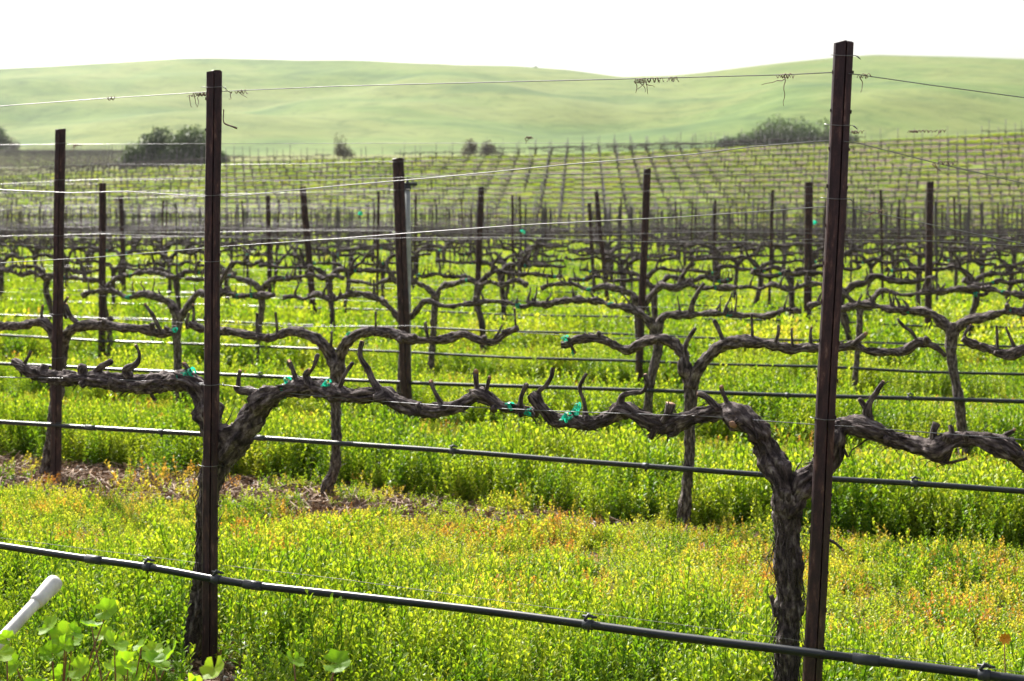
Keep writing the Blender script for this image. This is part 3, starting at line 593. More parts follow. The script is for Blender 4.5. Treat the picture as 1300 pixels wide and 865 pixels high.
for i, (px, _) in enumerate(cols[4]):
    X, Y = row_pt(4, px); put_vine(X, Y, 4, P2[(i+2) % 5], lab4[i], 'grapevines of the fourth row', 1.0, i % 2 == 1)
STAKE = [post_mesh(1.9, .045, 'vineyard_stake', detail=False, seed=i) for i in range(3)]
M_stake = simple('grey_stake', (.07, .06, .07), .6, 0); STAKE_G = post_mesh(1.75, .035, 'vineyard_stake', detail=False, seed=9); STAKE_G.materials.clear(); STAKE_G.materials.append(M_stake)
nv = ns = 0
back = ([], [], [], [])
for k in range(5, NROW+1):
    X0, _ = row_pt(k, -60); X1, _ = row_pt(k, 1380); x = .75+.04*row_y(k, 1)
    x -= 1.8*math.ceil((x-X0)/1.8)
    j = 0
    while x < X1:
        x += 1.8; X = x+random.uniform(-.12, .12)
        if X > X1 or X < X0-.5: continue
        j += 1
        Y = row_y(k, X); pr = P1 if k < 9 else P0
        if k > 16:
            for q, sc9, dx9 in ((random.randrange(6), random.uniform(.95, 1.05), 0), (6+(0 if (j+k) % 3 else 1), random.uniform(.93, 1.05), 0), (6, random.uniform(.85, 1.02), random.uniform(.6, 1.2))):
                X = X+dx9; Y = row_y(k, X)
                back[0].append((X, Y-.05*(q > 5), h(X, Y))); back[1].append((sc9*(1.0 if q < 6 else .95), sc9, sc9)); back[2].append((0, 0, row_rz(k)+random.choice([0, math.pi])*(q < 6))); back[3].append(q)
            continue
        put_vine(X, Y, k, random.choice(pr), ('%s bare grapevine from the left in the %s row' % (ORD[min(j, 22)] if j > 1 else 'leftmost', ORD[k])) if k < 10 else 'bare pruned grapevine in the %s row back' % ORD[k], 'grapevines of the %s row' % ORD[k], random.uniform(.93, 1.04), random.random() < .5); nv += 1
        if k > 6:
            big = (j+k) % 3 == 0
            if big or k > 8 or random.random() < .5:
                o = link('vineyard_stake', random.choice(STAKE) if big else STAKE_G, None, (X+random.uniform(-.1, .25), Y-.07, h(X, Y))); o.rotation_euler = (random.gauss(0, .015), random.gauss(0, .025), row_rz(k)*.3)
                o.scale = (.95, .95, random.uniform(.93, 1.04))
                tag(o, ('tall dark steel stake in the %s vine row' if big else 'slim grey stake in the %s vine row') % ORD[k], 'stake', ('tall stakes of the %s row' if big else 'slim stakes of the %s row') % ORD[k]); ns += 1
BACK_KINDS = [p[0][1] for p in P0]+[STAKE_G, STAKE[0]]
print('vines', nv, 'stakes', ns)

# ------------------------------------------------------------------ instancing helper for countless things
def scatter(name, pts, scl, rots, idx, protos, kind='stuff'):
    """ONE object: a point cloud that carries one of the prototype meshes at each point (geometry nodes)"""
    col = bpy.data.collections.new(name+'_kinds')
    for i, me in enumerate(protos):
        col.objects.link(bpy.data.objects.new('%s_kind_%02d' % (name, i), me))
    me = bpy.data.meshes.new(name); me.vertices.add(len(pts)); me.vertices.foreach_set('co', np.asarray(pts, dtype=np.float32).ravel())
    for nm, ty, key, arr in (('scl', 'FLOAT_VECTOR', 'vector', scl), ('rot', 'FLOAT_VECTOR', 'vector', rots), ('idx', 'INT', 'value', idx)):
        a = me.attributes.new(nm, ty, 'POINT'); a.data.foreach_set(key, np.asarray(arr, dtype=np.int32 if ty == 'INT' else np.float32).ravel())
    o = link(name, me); g = bpy.data.node_groups.new(name, 'GeometryNodeTree')
    g.interface.new_socket('Geometry', in_out='INPUT', socket_type='NodeSocketGeometry'); g.interface.new_socket('Geometry', in_out='OUTPUT', socket_type='NodeSocketGeometry')
    gi = g.nodes.new('NodeGroupInput'); go = g.nodes.new('NodeGroupOutput'); ip = g.nodes.new('GeometryNodeInstanceOnPoints'); ci = g.nodes.new('GeometryNodeCollectionInfo')
    ci.inputs['Collection'].default_value = col; ci.inputs['Separate Children'].default_value = True; ci.inputs['Reset Children'].default_value = True
    ip.inputs['Pick Instance'].default_value = True
    def attr(nm, t):
        q = g.nodes.new('GeometryNodeInputNamedAttribute'); q.data_type = t; q.inputs['Name'].default_value = nm; return q.outputs['Attribute']
    L = g.links.new; L(gi.outputs[0], ip.inputs['Points']); L(ci.outputs[0], ip.inputs['Instance']); L(attr('idx', 'INT'), ip.inputs['Instance Index'])
    er = g.nodes.new('FunctionNodeEulerToRotation'); L(attr('rot', 'FLOAT_VECTOR'), er.inputs[0]); L(er.outputs[0], ip.inputs['Rotation']); L(attr('scl', 'FLOAT_VECTOR'), ip.inputs['Scale']); L(ip.outputs[0], go.inputs[0])
    md = o.modifiers.new('scatter', 'NODES'); md.node_group = g
    o['kind'] = kind; return o

tag(scatter('rear_vine_rows', *back, BACK_KINDS), 'dense dark rows of staked vines at the rear edge of the flat block', 'grapevines')

# ------------------------------------------------------------------ weeds
def leafq(mb, p, d, up, l, wd, t, fold=.25):
    d = d.normalized(); s = d.cross(up)
    if s.length < 1e-3: s = d.orthogonal()
    s.normalize(); n = s.cross(d).normalized(); b = len(mb.v)
    a = d*l*.36; c = d*l*.78-n*l*.05; w1 = s*wd*.5; w2 = s*wd*.38; u = n*wd*fold
    mb.v += [p, p+a+w1+u, p+c+w2+u*.8, p+d*l-n*l*.12, p+c-w2+u*.8, p+a-w1+u, p+a, p+c]
    mb.face((b, b+1, b+6), t=t); mb.face((b, b+6, b+5), t=t); mb.face((b+1, b+2, b+7, b+6), t=t); mb.face((b+6, b+7, b+4, b+5), t=t); mb.face((b+2, b+3, b+7), t=t); mb.face((b+7, b+3, b+4), t=t)
def sprig(mb, o, hgt, rr, ll, lw, lean=.25, stem=.0012, pitch=.0065):
    a = rr.uniform(0, 6.28); ln = rr.uniform(0, lean); top = o+Vector((math.cos(a)*ln*hgt, math.sin(a)*ln*hgt, hgt)); n = max(5, int(hgt/pitch)); t0 = rr.random()
    b = len(mb.v)
    for q in (o, top):
        for j in range(3): mb.v.append(q+Vector((math.cos(j*2.1), math.sin(j*2.1), 0))*stem)
    for j in range(3): mb.face((b+j, b+(j+1) % 3, b+3+(j+1) % 3, b+3+j), t=.2)
    for i in range(n):
        f = (i+.5)/n; 
        if f < .1 and rr.random() < .5: continue
        p = o.lerp(top, f); az = i*2.4+rr.uniform(-.4, .4); el = rr.uniform(.05, .6)+f*.75; d = Vector((math.cos(az)*math.cos(el), math.sin(az)*math.cos(el), math.sin(el)))
        k = (1.15-.55*f)*rr.uniform(.75, 1.2)
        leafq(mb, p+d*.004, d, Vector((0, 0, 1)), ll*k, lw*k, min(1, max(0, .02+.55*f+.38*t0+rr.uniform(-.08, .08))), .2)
def clump(seed, ns, rad, hg, ll, lw, m, lean=.3, pitch=None):
    pitch = pitch or ll*.32
    rr = random.Random(seed); mb = MB()
    for i in range(ns):
        r = rad*math.sqrt(rr.random()); a = rr.uniform(0, 6.28); sprig(mb, Vector((r*math.cos(a), r*math.sin(a), -.005)), hg*rr.uniform(.5, 1.15), rr, ll, lw, lean, pitch=pitch)
    return mb.mesh('weed_clump', m, smooth=False)
K_tall = [clump(i, 9, .08, .165, .018, .0108, M_weed, .45, .0056) for i in range(5)]+[clump(20+i, 7, .07, .15, .019, .010, M_weed, .5, .007) for i in range(3)]
K_short = [clump(40+i, 16, .11, .08, .0155, .0105, M_weed_dry, .9, .0055) for i in range(4)]+[clump(60+i, 16, .11, .08, .016, .011, M_weed, .9, .0055) for i in range(4)]
def weeds(name, y0, y1, dens, protos_tall, protos_short, size, label):
    n = int(dens*(.36*2*(y1*y1-y0*y0)/2+3*(y1-y0)*1.0)); Y = np.sqrt(rng.uniform(y0*y0, y1*y1, n)); X = rng.uniform(-1, 1, n)*(.36*Y+.9)
    k = row_k(X, Y); u = k-np.floor(k); pts = []; sc_ = []; ro = []; ix = []; nt_ = len(protos_tall)
    for x, y, kk, uu in zip(X, Y, k, u):
        nz = noise.noise(Vector((x*.7, y*.7, 2)))*.5+noise.noise(Vector((x*2.4, y*2.4, 8)))*.4; nf = noise.noise(Vector((x*6, y*6, 3)))
        # a lush strip just behind each row, short stressed weeds on the rest, and a scuffed bare strip under row two
        kr = 1 if kk < 1.55 else 2
        lc = ipl(HX+F*x/y, [300, 900], [.33, .20]) if kk < 3 else .2
        lush = max(0, 1-abs(uu-lc)/.26) if kk > 1.6 else 0
        px0 = HX+F*x/y
        if kk < 1.6: lush = max(0, 1-abs(kk-1.10)/.34)
        if kk < .95: lush = .30
        lush = min(1, max(0, lush*1.7+nz*1.1))
        if random.random() > (.8+.2*lush): continue
        d2 = kk-1.97
        if 205 < px0 < 318 and y < 5.45 and nz+random.random() > .25: continue
        wf = ipl(px0, [0, 350, 600, 900], [1, 1, .6, .35])
        if -.20*wf < d2+nz*.08 < .05+.16*wf**3:
            px = HX+F*x/y; dens_b = ipl(px, [0, 300, 420, 500, 650, 750, 900, 1300], [.06, .08, .25, .15, .3, .35, .75, .95])
            if random.random() > dens_b: continue
        if kk > 2.5 and (uu > .93 or uu < .03) and random.random() > .45: continue
        if nf < -.20 and lush > .3 and random.random() < .85: continue
        s = size*(.74+.50*lush+.30*nz+.45*nf*lush)*(1+.38*noise.noise(Vector((x*3.3, y*3.3, 5))))*(.6 if 205 < px0 < 318 and y < 5.45 else 1)*random.uniform(.65, 1.25)
        if lush > random.uniform(.25, .65): i = random.randrange(nt_); 
        else: i = nt_+random.randrange(len(protos_short)); s *= 1.15
        if uu < .45 and kk > 2 and i < nt_: s *= 1.25
        pts.append((x, y, h(x, y)-.004)); zsc = s*random.uniform(.85, 1.25); sc_.append((s, s, zsc)); ro.append((random.gauss(0, .12), random.gauss(0, .12), random.uniform(0, 6.28))); ix.append(i)
    o = scatter(name, pts, sc_, ro, ix, protos_tall+protos_short); tag(o, label, 'weeds'); print(name, len(pts)); return o
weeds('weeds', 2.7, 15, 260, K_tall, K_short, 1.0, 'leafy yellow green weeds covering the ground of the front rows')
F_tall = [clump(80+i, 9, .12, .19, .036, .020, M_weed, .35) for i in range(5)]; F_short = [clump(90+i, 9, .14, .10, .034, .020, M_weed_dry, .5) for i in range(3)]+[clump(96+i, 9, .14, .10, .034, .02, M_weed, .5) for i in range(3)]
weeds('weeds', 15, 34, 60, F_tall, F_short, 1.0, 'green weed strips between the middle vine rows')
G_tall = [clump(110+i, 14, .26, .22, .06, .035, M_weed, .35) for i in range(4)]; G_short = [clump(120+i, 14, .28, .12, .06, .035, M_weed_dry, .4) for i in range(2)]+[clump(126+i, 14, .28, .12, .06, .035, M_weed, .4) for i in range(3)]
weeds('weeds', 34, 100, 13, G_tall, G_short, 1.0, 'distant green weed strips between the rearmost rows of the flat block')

# ------------------------------------------------------------------ planted slope beyond: grass strips, vines and stakes
pts = []; sc_ = []; ro = []; ix = []
GH = [clump(140+i, 16, .45, .12, .13, .09, M_hillweed, .4) for i in range(4)]
for _ in range(52000):
    Y = math.sqrt(random.uniform(95**2, 190**2)); X = random.uniform(-.36, .36)*Y
    u = ((Y+HILL_SL*X)/HILL_SP) % 1
    if not (.50+.05*noise.noise(Vector((X*.3, Y*.3, 0))) < u < .90): continue
    n_ = noise.noise(Vector((X*.05, Y*.09, 4)))
    if random.random() < .25-.5*n_: continue
    pts.append((X, Y, h(X, Y))); s = random.uniform(.7, 1.2); sc_.append((s, s, s*random.uniform(.7, 1.3))); ro.append((0, 0, random.uniform(0, 6.28))); ix.append(random.randrange(4))
tag(scatter('grass_strips', pts, sc_, ro, ix, GH), 'yellow green grass strips between the rows on the far slope', 'grass')
HV = []
for i in range(4):
    rr = random.Random(i); mb = MB(); tube(mb, [(0, 0, 0, .05), (rr.uniform(-.05, .05), 0, .8, .06)], 5, .5)
    for sg in (-1, 1): tube(mb, [(0, 0, .72, .07), (sg*.2, 0, .92+rr.uniform(-.05, .05), .06), (sg*.55, 0, .9+rr.uniform(-.06, .06), .055), (sg*.92, 0, .92, .05)], 5, .3)
    for q in range(7): x = rr.uniform(-.85, .85); tube(mb, [(x, 0, .9, .018), (x+rr.uniform(-.05, .05), 0, 1.02+rr.uniform(0, .12), .012)], 4, 1)
    HV.append(mb.mesh('slope_vine', M_bark_far))
hill_st = []; vp = []; vs = []; vr = []; vi = []; r0 = int(112/HILL_SP)
for r_ in range(r0, r0+36):
    for c_ in range(-48, 62):
        Yb = r_*HILL_SP+.55; X = .045*Yb+c_*1.83; Y = Yb-HILL_SL*X
        if abs(X) > .36*Y+2 or Y > 183+6*math.sin(X*.1): continue
        if random.random() < .03: continue
        z = h(X, Y); vp.append((X, Y, z)); s = random.uniform(.9, 1.08); vs.append((s, s*1.5, s)); vr.append((0, 0, random.choice([0, math.pi])+random.uniform(-.05, .05))); vi.append(random.randrange(4))
        hill_st.append((X+random.gauss(0, .05), Y-.1, z, Y))
tag(scatter('slope_vines', vp, vs, vr, vi, HV), 'hundreds of small dark grapevines lined up on the far slope', 'grapevines')
hill_st.sort(key=lambda q: q[3]); ST = []
def stake_mesh(rad, hh, name):
    mb = MB(); tube(mb, [(0, 0, -.1, rad), (0, 0, hh, rad)], 5, 3); return mb.mesh(name, M_stake)
ST = [stake_mesh(.030, 2.0, 'slope_stake'), stake_mesh(.042, 2.15, 'slope_stake')]
front = hill_st[:200]; rest = hill_st[200:]
for (X, Y, z, _) in front:
    o = link('slope_stake', random.choice(ST), None, (X, Y, z)); o.rotation_euler = (random.gauss(0, .03), random.gauss(0, .03), 0)
    tag(o, 'thin grey vine stake standing at the foot of the far slope', 'stake', 'vine stakes at the foot of the far slope')
tag(scatter('slope_stakes', [(a, b, c) for a, b, c, _ in rest], [(1, 1, random.uniform(.85, 1.15)) for _ in rest], [(random.gauss(0, .03), random.gauss(0, .03), 0) for _ in rest], [random.choice([0, 0, 1]) for _ in rest], ST), 'hundreds of thin grey vine stakes higher up the far slope', 'stakes')
# block of vines further off at the left, beyond the crest
vp = []; st = []
for r_ in range(0, 22):
    for c_ in range(0, 60):
        Y = 225+r_*4.2+.1*c_; X = -.40*Y+c_*1.9
        if X > -.20*Y: continue
        vp.append((X, Y, h(X, Y))); st.append((X, Y, h(X, Y)))
tag(scatter('left_vineyard', vp+st, [(1.1,)*3]*(2*len(vp)), [(0, 0, -.1)]*(2*len(vp)), [random.randrange(4) for _ in vp]+[4]*len(st), HV+[ST[0]]), 'further block of tiny staked vines at the far left', 'grapevines')

# ------------------------------------------------------------------ trees and scrub
def tree(px, py, Y, wd, ht, label, group=None, m=None, seed=0, name='oak_tree', trunk_h=.25, nl=2600, lean=0, lobes=7, leaf=None, cat='tree', flat=.62):
    rr = random.Random(seed); X = (px-HX)*Y/F; z0 = EYE-(py-HY)*Y/F; z0 = min(z0, h(X, Y)+1.5); root = empty(name, (X, Y, z0)); U = rr.uniform
    mb = MB(); cen = []
    for i in range(lobes):
        a = 2*math.pi*i/lobes+U(-.3, .3); q = U(.35, .95); cen.append((Vector((math.cos(a)*wd*.36*q, math.sin(a)*wd*.28*q, ht*(trunk_h+.12+.50*(1-q)*U(.5, 1.1)))), wd*U(.17, .25)))
    cen += [(Vector((U(-.05, .05)*wd, 0, ht*.50)), wd*.34)]*5
    tube(mb, [(0, 0, -1.0, wd*.03), (lean*.3, 0, ht*trunk_h*.7, wd*.022), (lean, 0, ht*.55, wd*.012)], 7, ht*.1, .2, .2, seed)
    for c, r in cen: tube(mb, [(lean*.2, 0, ht*trunk_h*.5, wd*.014), (c.x*.5, c.y*.5, c.z*.7, wd*.010), (c.x, c.y, c.z, wd*.005)], 5, ht*.15)
    link('trunk', mb.mesh('trunk', M_bark_far), root)
    mb = MB(); l0 = leaf or .22
    for _ in range(nl):
        c, r = rr.choice(cen); d = Vector((rr.gauss(0, 1), rr.gauss(0, 1), rr.gauss(0, 1))).normalized(); q = r*(rr.random()**.45)*(1+.30*noise.noise(d*2.3+c))
        p = c+Vector((d.x*q, d.y*q, d.z*q*flat*ht/wd*2.3)); p.z = p.z if p.z > 0 else -p.z*.6; dd = Vector((U(-1, 1), U(-1, 1), U(-.6, 1)))
        leafq(mb, p, dd, Vector((U(-1, 1), U(-1, 1), 1)), l0*U(.6, 1.4), l0*.7*U(.6, 1.3), rr.random())
    link('crown', mb.mesh('crown', m or M_tree, smooth=False), root)
    return tag(root, label, cat, group)
tree(242, 216, 200, 9.0, 5.6, 'large rounded dark oak behind the left front post at the foot of the hills', 'oaks at the left', seed=1, nl=8000, trunk_h=.05, leaf=.34)
tree(203, 216, 202, 7.5, 5.5, 'tall rounded oak just left of the large dark oak', 'oaks at the left', seed=2, nl=6500, trunk_h=.05, leaf=.34)
tree(170, 216, 199, 4.5, 3.6, 'low oak at the left end of the dark oak clump', 'oaks at the left', seed=3, nl=2200, trunk_h=.03, leaf=.28)
tree(278, 214, 201, 3.6, 2.4, 'low shrubby oak at the right end of the dark oak clump', 'oaks at the left', seed=4, nl=1500, trunk_h=.03, leaf=.28)
tree(436, 200, 205, 3.4, 1.9, 'low grey shrub under a crooked little tree beyond the slope', seed=5, m=M_tree_grey, name='shrub', nl=900, trunk_h=.02, leaf=.22, cat='shrub')
tree(431, 200, 206, 2.2, 3.1, 'crooked little tree standing over the low grey shrub', seed=6, m=M_tree_grey, name='small_tree', nl=160, trunk_h=.5, leaf=.2, lean=.2)
tree(598, 197, 205, 3.0, 2.2, 'leafless brown shrub, left of the touching pair beyond the slope', seed=7, m=M_tree_grey, name='shrub', nl=900, trunk_h=.02, leaf=.22, cat='shrub')
tree(620, 197, 205, 3.0, 1.9, 'leafless brown shrub, right of the touching pair beyond the slope', seed=8, m=M_tree_grey, name='shrub', nl=900, trunk_h=.02, leaf=.22, cat='shrub')
tree(-2, 196, 330, 6.0, 6.2, 'blue grey tree cut by the left edge of the view', seed=9, m=M_tree, nl=1800, trunk_h=.1, leaf=.4)
tree(14, 196, 335, 5.0, 4.0, 'smaller pale tree beside the one at the left edge', seed=10, m=M_tree_grey, nl=700, trunk_h=.2, leaf=.35)
gx = [(925, 8, 4), (950, 10, 5.5), (972, 11, 8.0), (996, 10, 8.6), (1020, 12, 7.4), (1046, 12, 8.6), (1072, 9, 6), (985, 12, 9.6), (1012, 12, 9.0)]
for i, (px, wd, ht) in enumerate(gx):
    tree(px, 193+(i > 6)*-3, 350+12*(i > 6), wd, ht*.85, 'dark oak in the hollow wood left of and behind the tallest post', 'oaks of the hollow wood', seed=20+i, nl=1900, trunk_h=.03, leaf=.5)
tree(231, 78.5, 895, 2.6, 1.6, 'tiny lone tree on the left hill top', seed=40, nl=150, leaf=.5, name='lone_tree'); tree(680, 88, 880, 3.2, 1.9, 'tiny lone tree on the middle hill top', seed=41, nl=150, leaf=.5, name='lone_tree')

# ------------------------------------------------------------------ dried tendrils, twigs
def tendril(px, py, k, off, strands, label, spread=.03, drop=.05, seed=0, r=.0013, knots=3, name='dry_tendril'):
    rr = random.Random(seed); X, Y = row_pt(k, px); o = Vector(at(px, py, Y+off)); mb = MB(); dv = dirv(k)
    for q in range(knots):                          # curls wound round the wire
        c = dv*rr.uniform(-spread, spread); L = []; rad = rr.uniform(.004, .008); ph = rr.uniform(0, 6)
        for j in range(14):
            a = j*.9+ph; p = c+dv*(j*.0022)+Vector((0, rad*math.cos(a), rad*math.sin(a))); L.append((*p, r*rr.uniform(.6, 1)))
        tube(mb, L, 5, .004)
    for q in range(strands):                        # loose ends
        p = dv*rr.uniform(-spread, spread); d = Vector((rr.uniform(-.6, .6), rr.uniform(-.3, .3), -rr.uniform(.2, 1))); L = [(*p, r*1.2)]
        for j in range(7):
            p = p+d.normalized()*drop/6; d = d+Vector((rr.uniform(-.7, .7), rr.uniform(-.3, .3), rr.uniform(-.6, .5))); L.append((*p, r*(1.1-.1*j)))
        tube(mb, L, 5, .005)
    o_ = link(name, mb.mesh(name, M_twig), None, o); return tag(o_, label, 'tendril', 'dry tendrils on the wires')
tendril(250, 120, 1, -.045, 4, 'tangle of dry tendrils on the top wire left of the left front post', .030, .04, 1, knots=9)
tendril(297, 117, 1, -.045, 3, 'small dry tendril on the top wire right of the left front post', .03, .03, 2, knots=3)
tendril(828, 102, 1, -.045, 5, 'long row of dry tendril curls on the middle of the top wire', .062, .035, 3, knots=9)
tendril(990, 97, 1, -.045, 2, 'hooked dry tendril on the top wire left of the tallest post', .022, .08, 4, knots=4)
tendril(1091, 97, 1, -.045, 1, 'twisted wire end on the top wire right of the tallest post', .010, .045, 5, knots=2)
tendril(137, 125, 1, -.045, 1, 'tiny dry knot on the top wire at left', .003, .01, 6, knots=2)
tendril(1172, 167, 2, -.04, 2, 'dry tendril curls on the second row top wire right of the tallest post', .08, .04, 7, knots=9, r=.002)
tendril(1084, 168, 2, -.04, 1, 'dry tendril close against the right side of the tallest post', .02, .03, 8, knots=4, r=.002)
tendril(671, 175, 2, -.04, 2, 'small dry tendril at the middle of the second row top wire', .02, .03, 9, knots=3, r=.002)
tendril(98, 184, 2, -.04, 2, 'dry tendril loop beside the left edge post', .06, .06, 10, knots=3, r=.002)
tendril(1192, 207, 1, -.055, 2, 'dry curl on the second wire right of the tallest post', .02, .03, 11, knots=3)
tendril(1109, 269, 1, -.035, 2, 'forked dry curl on the third wire right of the tallest post', .014, .03, 12, knots=2)
X, Y = row_pt(1, 285); mb = MB(); q0 = Vector(at(284, 158, Y-.06)); tube(mb, [(0, 0, .05, .0018), (-.001, 0, .01, .002), (.008, 0, 0, .0028), (.025, -.004, -.006, .0024), (.045, -.002, -.013, .003)], 6, .004, .2, .3)
tag(link('dry_twig', mb.mesh('dry_twig', M_twig), None, q0), 'short dry twig sticking out right of the left front post', 'twig')
# shreds of green tape caught on wires
for i, (px, py, k, lab) in enumerate([(457, 271, 4, 'pale teal scrap of tape fluttering left of the leaning centre post'), (664, 294, 5, 'teal scrap of tape on a wire right of centre'), (1034, 281, 5, 'teal scrap of tape beside the post left of the tallest one')]):
    X, Y = row_pt(k, px); o = link('tape_scrap', TIES[i], None, at(px, py, Y)); o.scale = (1.5, .8, .8); o.rotation_euler = (.4, .5*i, .6); tag(o, lab, 'tape', 'scraps of green tape on the wires')

# ------------------------------------------------------------------ foreground: pipe, mallows, flower, litter
def Pz(px, py, Y): return Vector(at(px, py, Y))
a = Pz(72, 737, 3.95); b = Pz(-22, 838, 3.72); o = empty('plastic_pipe', b); mb = MB(); d = a-b
tube(mb, [(0, 0, 0, .015), (d.x*.5, d.y*.5, d.z*.5, .0148), (d.x*.74, d.y*.74, d.z*.74, .0145)], 20, .02, .01, .02); link('pipe', mb.mesh('pipe', M_pvc), o)
mb = MB(); tube(mb, [(d.x*.70, d.y*.70, d.z*.70, .0165), (d.x*.72, d.y*.72, d.z*.72, .0185), (d.x*.84, d.y*.84, d.z*.84, .0205), (d.x*.96, d.y*.96, d.z*.96, .0222), (d.x*.99, d.y*.99, d.z*.99, .019), (d.x, d.y, d.z, .012)], 20, .006); link('end_cap', mb.mesh('end_cap', M_pvc), o)
tag(o, 'white plastic pipe with a rounded cap slanting up at the lower left corner', 'pipe')
def mallow(px, py, Y, hgt, n, label, seed, red=True):
    rr = random.Random(seed); X = (px-HX)*Y/F; z = EYE-(py-HY)*Y/F; base = Vector((X, Y, 0)); root = empty('mallow_plant', base); top = z
    for i in range(n):
        a = rr.uniform(0, 6.28); rad = rr.uniform(.02, .15); hh = rr.uniform(.45, 1.0)*top; tip = Vector((math.cos(a)*rad, math.sin(a)*rad*.7, hh)); mb = MB()
        tube(mb, [(0, 0, 0, .003), (tip.x*.35, tip.y*.35, hh*.6, .0024), (tip.x, tip.y, tip.z, .0016)], 5, .03); lf = link('stalk', mb.mesh('stalk', M_stalk), root)
        mb = MB(); R0 = rr.uniform(.018, .035); nn = 20; nrm = Vector((rr.uniform(-.7, .7), rr.uniform(-1, .2), rr.uniform(.3, 1))).normalized(); u = nrm.orthogonal().normalized(); w2 = nrm.cross(u); ph = rr.uniform(0, 6)
        mb.v.append(tip); tone = rr.random()
        for ring, f in ((1, .55), (2, 1)):
            for j in range(nn):
                an = ph+j/(nn-1)*5.7; sc2 = R0*f*(1+.10*math.cos(an*6)*f+.035*math.cos(j*3.1)*f); cup = .30*R0*f*f+.09*R0*math.cos(an*6)*f
                mb.v.append(tip+(u*math.cos(an)+w2*math.sin(an))*sc2+nrm*cup)
        for j in range(nn-1):
            tv = tone+(.38 if j % 3 == 0 else -.08*(j % 2)); mb.face((0, 1+j, 2+j), t=tv); mb.face((1+j, 1+nn+j, 2+nn+j, 2+j), t=tv-.1)
        link('leaf', mb.mesh('leaf', M_mallow), root)
    return tag(root, label, 'plant', 'broad leaved mallows in the foreground')
M_stalk = simple('reddish_stalk', (.20, .075, .05), .6)
mallow(75, 775, 3.72, .3, 24, 'mallow plant with red stalks in front of the white pipe', 1)
mallow(150, 788, 3.62, .3, 22, 'mallow plant with fan leaves right of the white pipe', 2)
mallow(12, 800, 3.55, .3, 9, 'mallow plant at the extreme lower left corner', 3)
mallow(385, 818, 3.60, .25, 11, 'broad leaved mallow right of the left front vine base', 4)
mallow(235, 835, 3.50, .25, 8, 'low mallow left of the slanting trunk base', 6)
# orange flower
Yf = 4.05; fz = Pz(1275, 811, Yf); root = empty('orange_flower', (fz.x, fz.y, 0)); mb = MB(); tube(mb, [(0, 0, 0, .002), (.005, 0, fz.z*.5, .0018), (0, 0, fz.z, .0015)], 5, .05); link('stalk', mb.mesh('stalk', M_stalk), root)
for q in range(9):
    mb = MB(); an = q*2*math.pi/9+.2; d = Vector((math.cos(an), -.5, math.sin(an)*.8+.25)); leafq(mb, Vector((0, 0, fz.z)), d, Vector((0, -1, .2)), .019, .010, .5); link('petal', mb.mesh('petal', M_flower, smooth=False), root)
tag(root, 'single orange flower at the lower right edge', 'flower')
# leaf litter, sticks and stones under the second row
pts = []; sc_ = []; ro = []; ix = []; LT = []
for i in range(6):
    rr = random.Random(i+70); mb = MB()
    if i < 3:
        leafq(mb, Vector((0, 0, .004)), Vector((1, 0, .2)), Vector((0, 0, 1)), rr.uniform(.03, .05), rr.uniform(.02, .03), .5, rr.uniform(.3, .6)); leafq(mb, Vector((0, 0, .004)), Vector((-1, .5, .5)), Vector((0, 0, 1)), .03, .02, .5, .5)
        LT.append(mb.mesh('litter_leaf', M_litter, smooth=False))
    elif i < 5:
        tube(mb, [(-.06, 0, .006, .003), (0, rr.uniform(-.02, .02), .014, .0035), (.07, rr.uniform(-.02, .02), .008, .002)], 5, .02, .2, .2); LT.append(mb.mesh('litter_twig', M_litter_twig))
    else:
        tube(mb, [(-.012, 0, .004, .004), (0, 0, .008, .011), (.013, 0, .004, .004)], 6, .008, .3, .3); LT.append(mb.mesh('litter_stone', M_stone))
for _ in range(700):
    px = random.uniform(195, 330); Y = random.uniform(4.7, 5.6); X = (px-HX)*Y/F; s = random.uniform(.4, 1.0)
    pts.append((X, Y, h(X, Y)+.004)); sc_.append((s, s, s)); ro.append((random.gauss(0, .3), random.gauss(0, .3), random.uniform(0, 6.28))); ix.append(random.choice([0, 1, 2, 3, 5]))
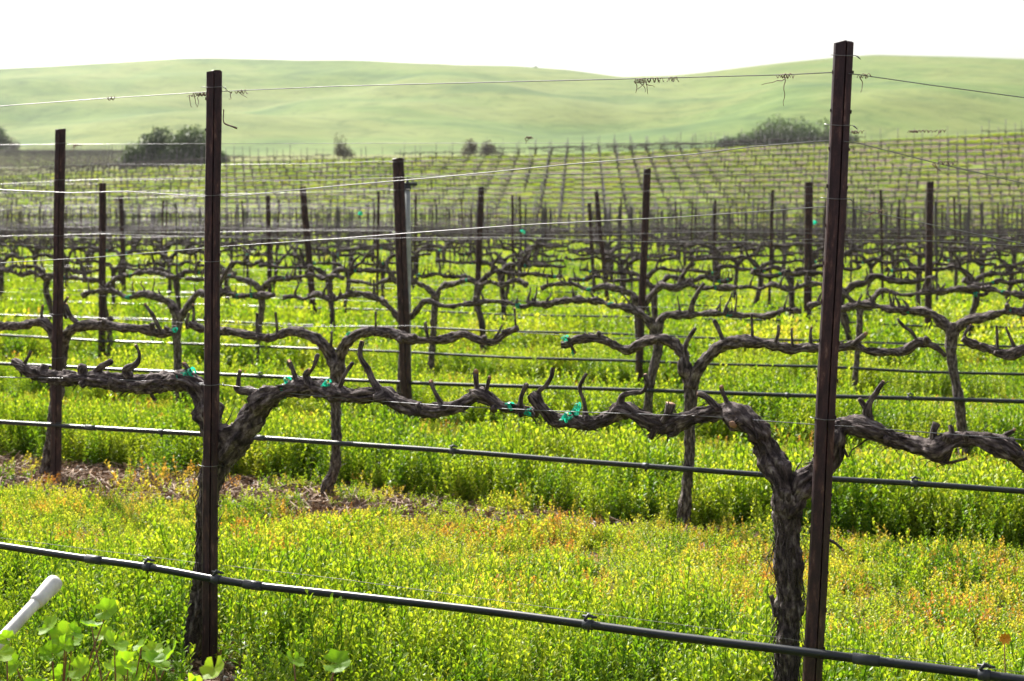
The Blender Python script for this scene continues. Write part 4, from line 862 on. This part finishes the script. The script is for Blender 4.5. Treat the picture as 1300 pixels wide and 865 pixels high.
for _ in range(6500):
    px = random.uniform(-80, 1380) if random.random() < .45 else random.uniform(-60, 700); X, Y = row_pt(2, px); Y += random.gauss(.05, .36); s = random.uniform(.5, 1.4)
    pts.append((X, Y, h(X, Y)+.004)); sc_.append((s, s, s)); ro.append((random.gauss(0, .3), random.gauss(0, .3), random.uniform(0, 6.28))); ix.append(random.choice([0, 0, 1, 1, 2, 2, 3, 4, 3, 4, 5]) if random.random() < .9 else 0)
tag(scatter('leaf_litter', pts, sc_, ro, ix, LT), 'brown leaf litter and twigs on the bare strip under the second row', 'litter')
for i, (x0, y0, x1, y1, lab) in enumerate([(342, 634, 388, 616, 'long fallen cane slanting left of the bowed trunk'), (350, 640, 384, 628, 'shorter fallen cane just under the long one'), (553, 655, 565, 632, 'thin dry stalk leaning over the bare strip'), (636, 668, 700, 664, 'fallen cane on the bare strip in the middle')]):
    Y = F*EYE/(y0-HY)+.1; a = Pz(x0, y0, Y); b = Pz(x1, y1, Y+.15*(i != 2)); a.z = max(a.z, .02); mb = MB(); m_ = (a+b)/2+Vector((0, 0, .02))-a; tube(mb, [(0, 0, 0, .006), (m_.x, m_.y, m_.z, .0055), (*(b-a), .003)], 7, .02, .2, .2)
    tag(link('fallen_cane', mb.mesh('fallen_cane', M_twig), None, a), lab, 'cane', 'fallen canes under the second row')

# ------------------------------------------------------------------ the air
HAZE = 0.00009
if HAZE:
    mb = MB(); box(mb, (0, 700, 60), (2600, 1900, 130)); me = mb.mesh('haze', M_hill, smooth=False); me.materials.clear()
    m = bpy.data.materials.new('pale_air'); m.use_nodes = True; n = m.node_tree; n.nodes.clear(); o = n.nodes.new('ShaderNodeOutputMaterial'); pv = n.nodes.new('ShaderNodeVolumePrincipled')
    pv.inputs['Density'].default_value = HAZE; pv.inputs['Color'].default_value = (.93, .96, 1, 1); pv.inputs['Anisotropy'].default_value = .35; n.links.new(pv.outputs[0], o.inputs['Volume'])
    me.materials.append(m); hz = link('haze', me); hz['kind'] = 'stuff'; hz['label'] = 'pale haze over the hills'; hz['category'] = 'haze'
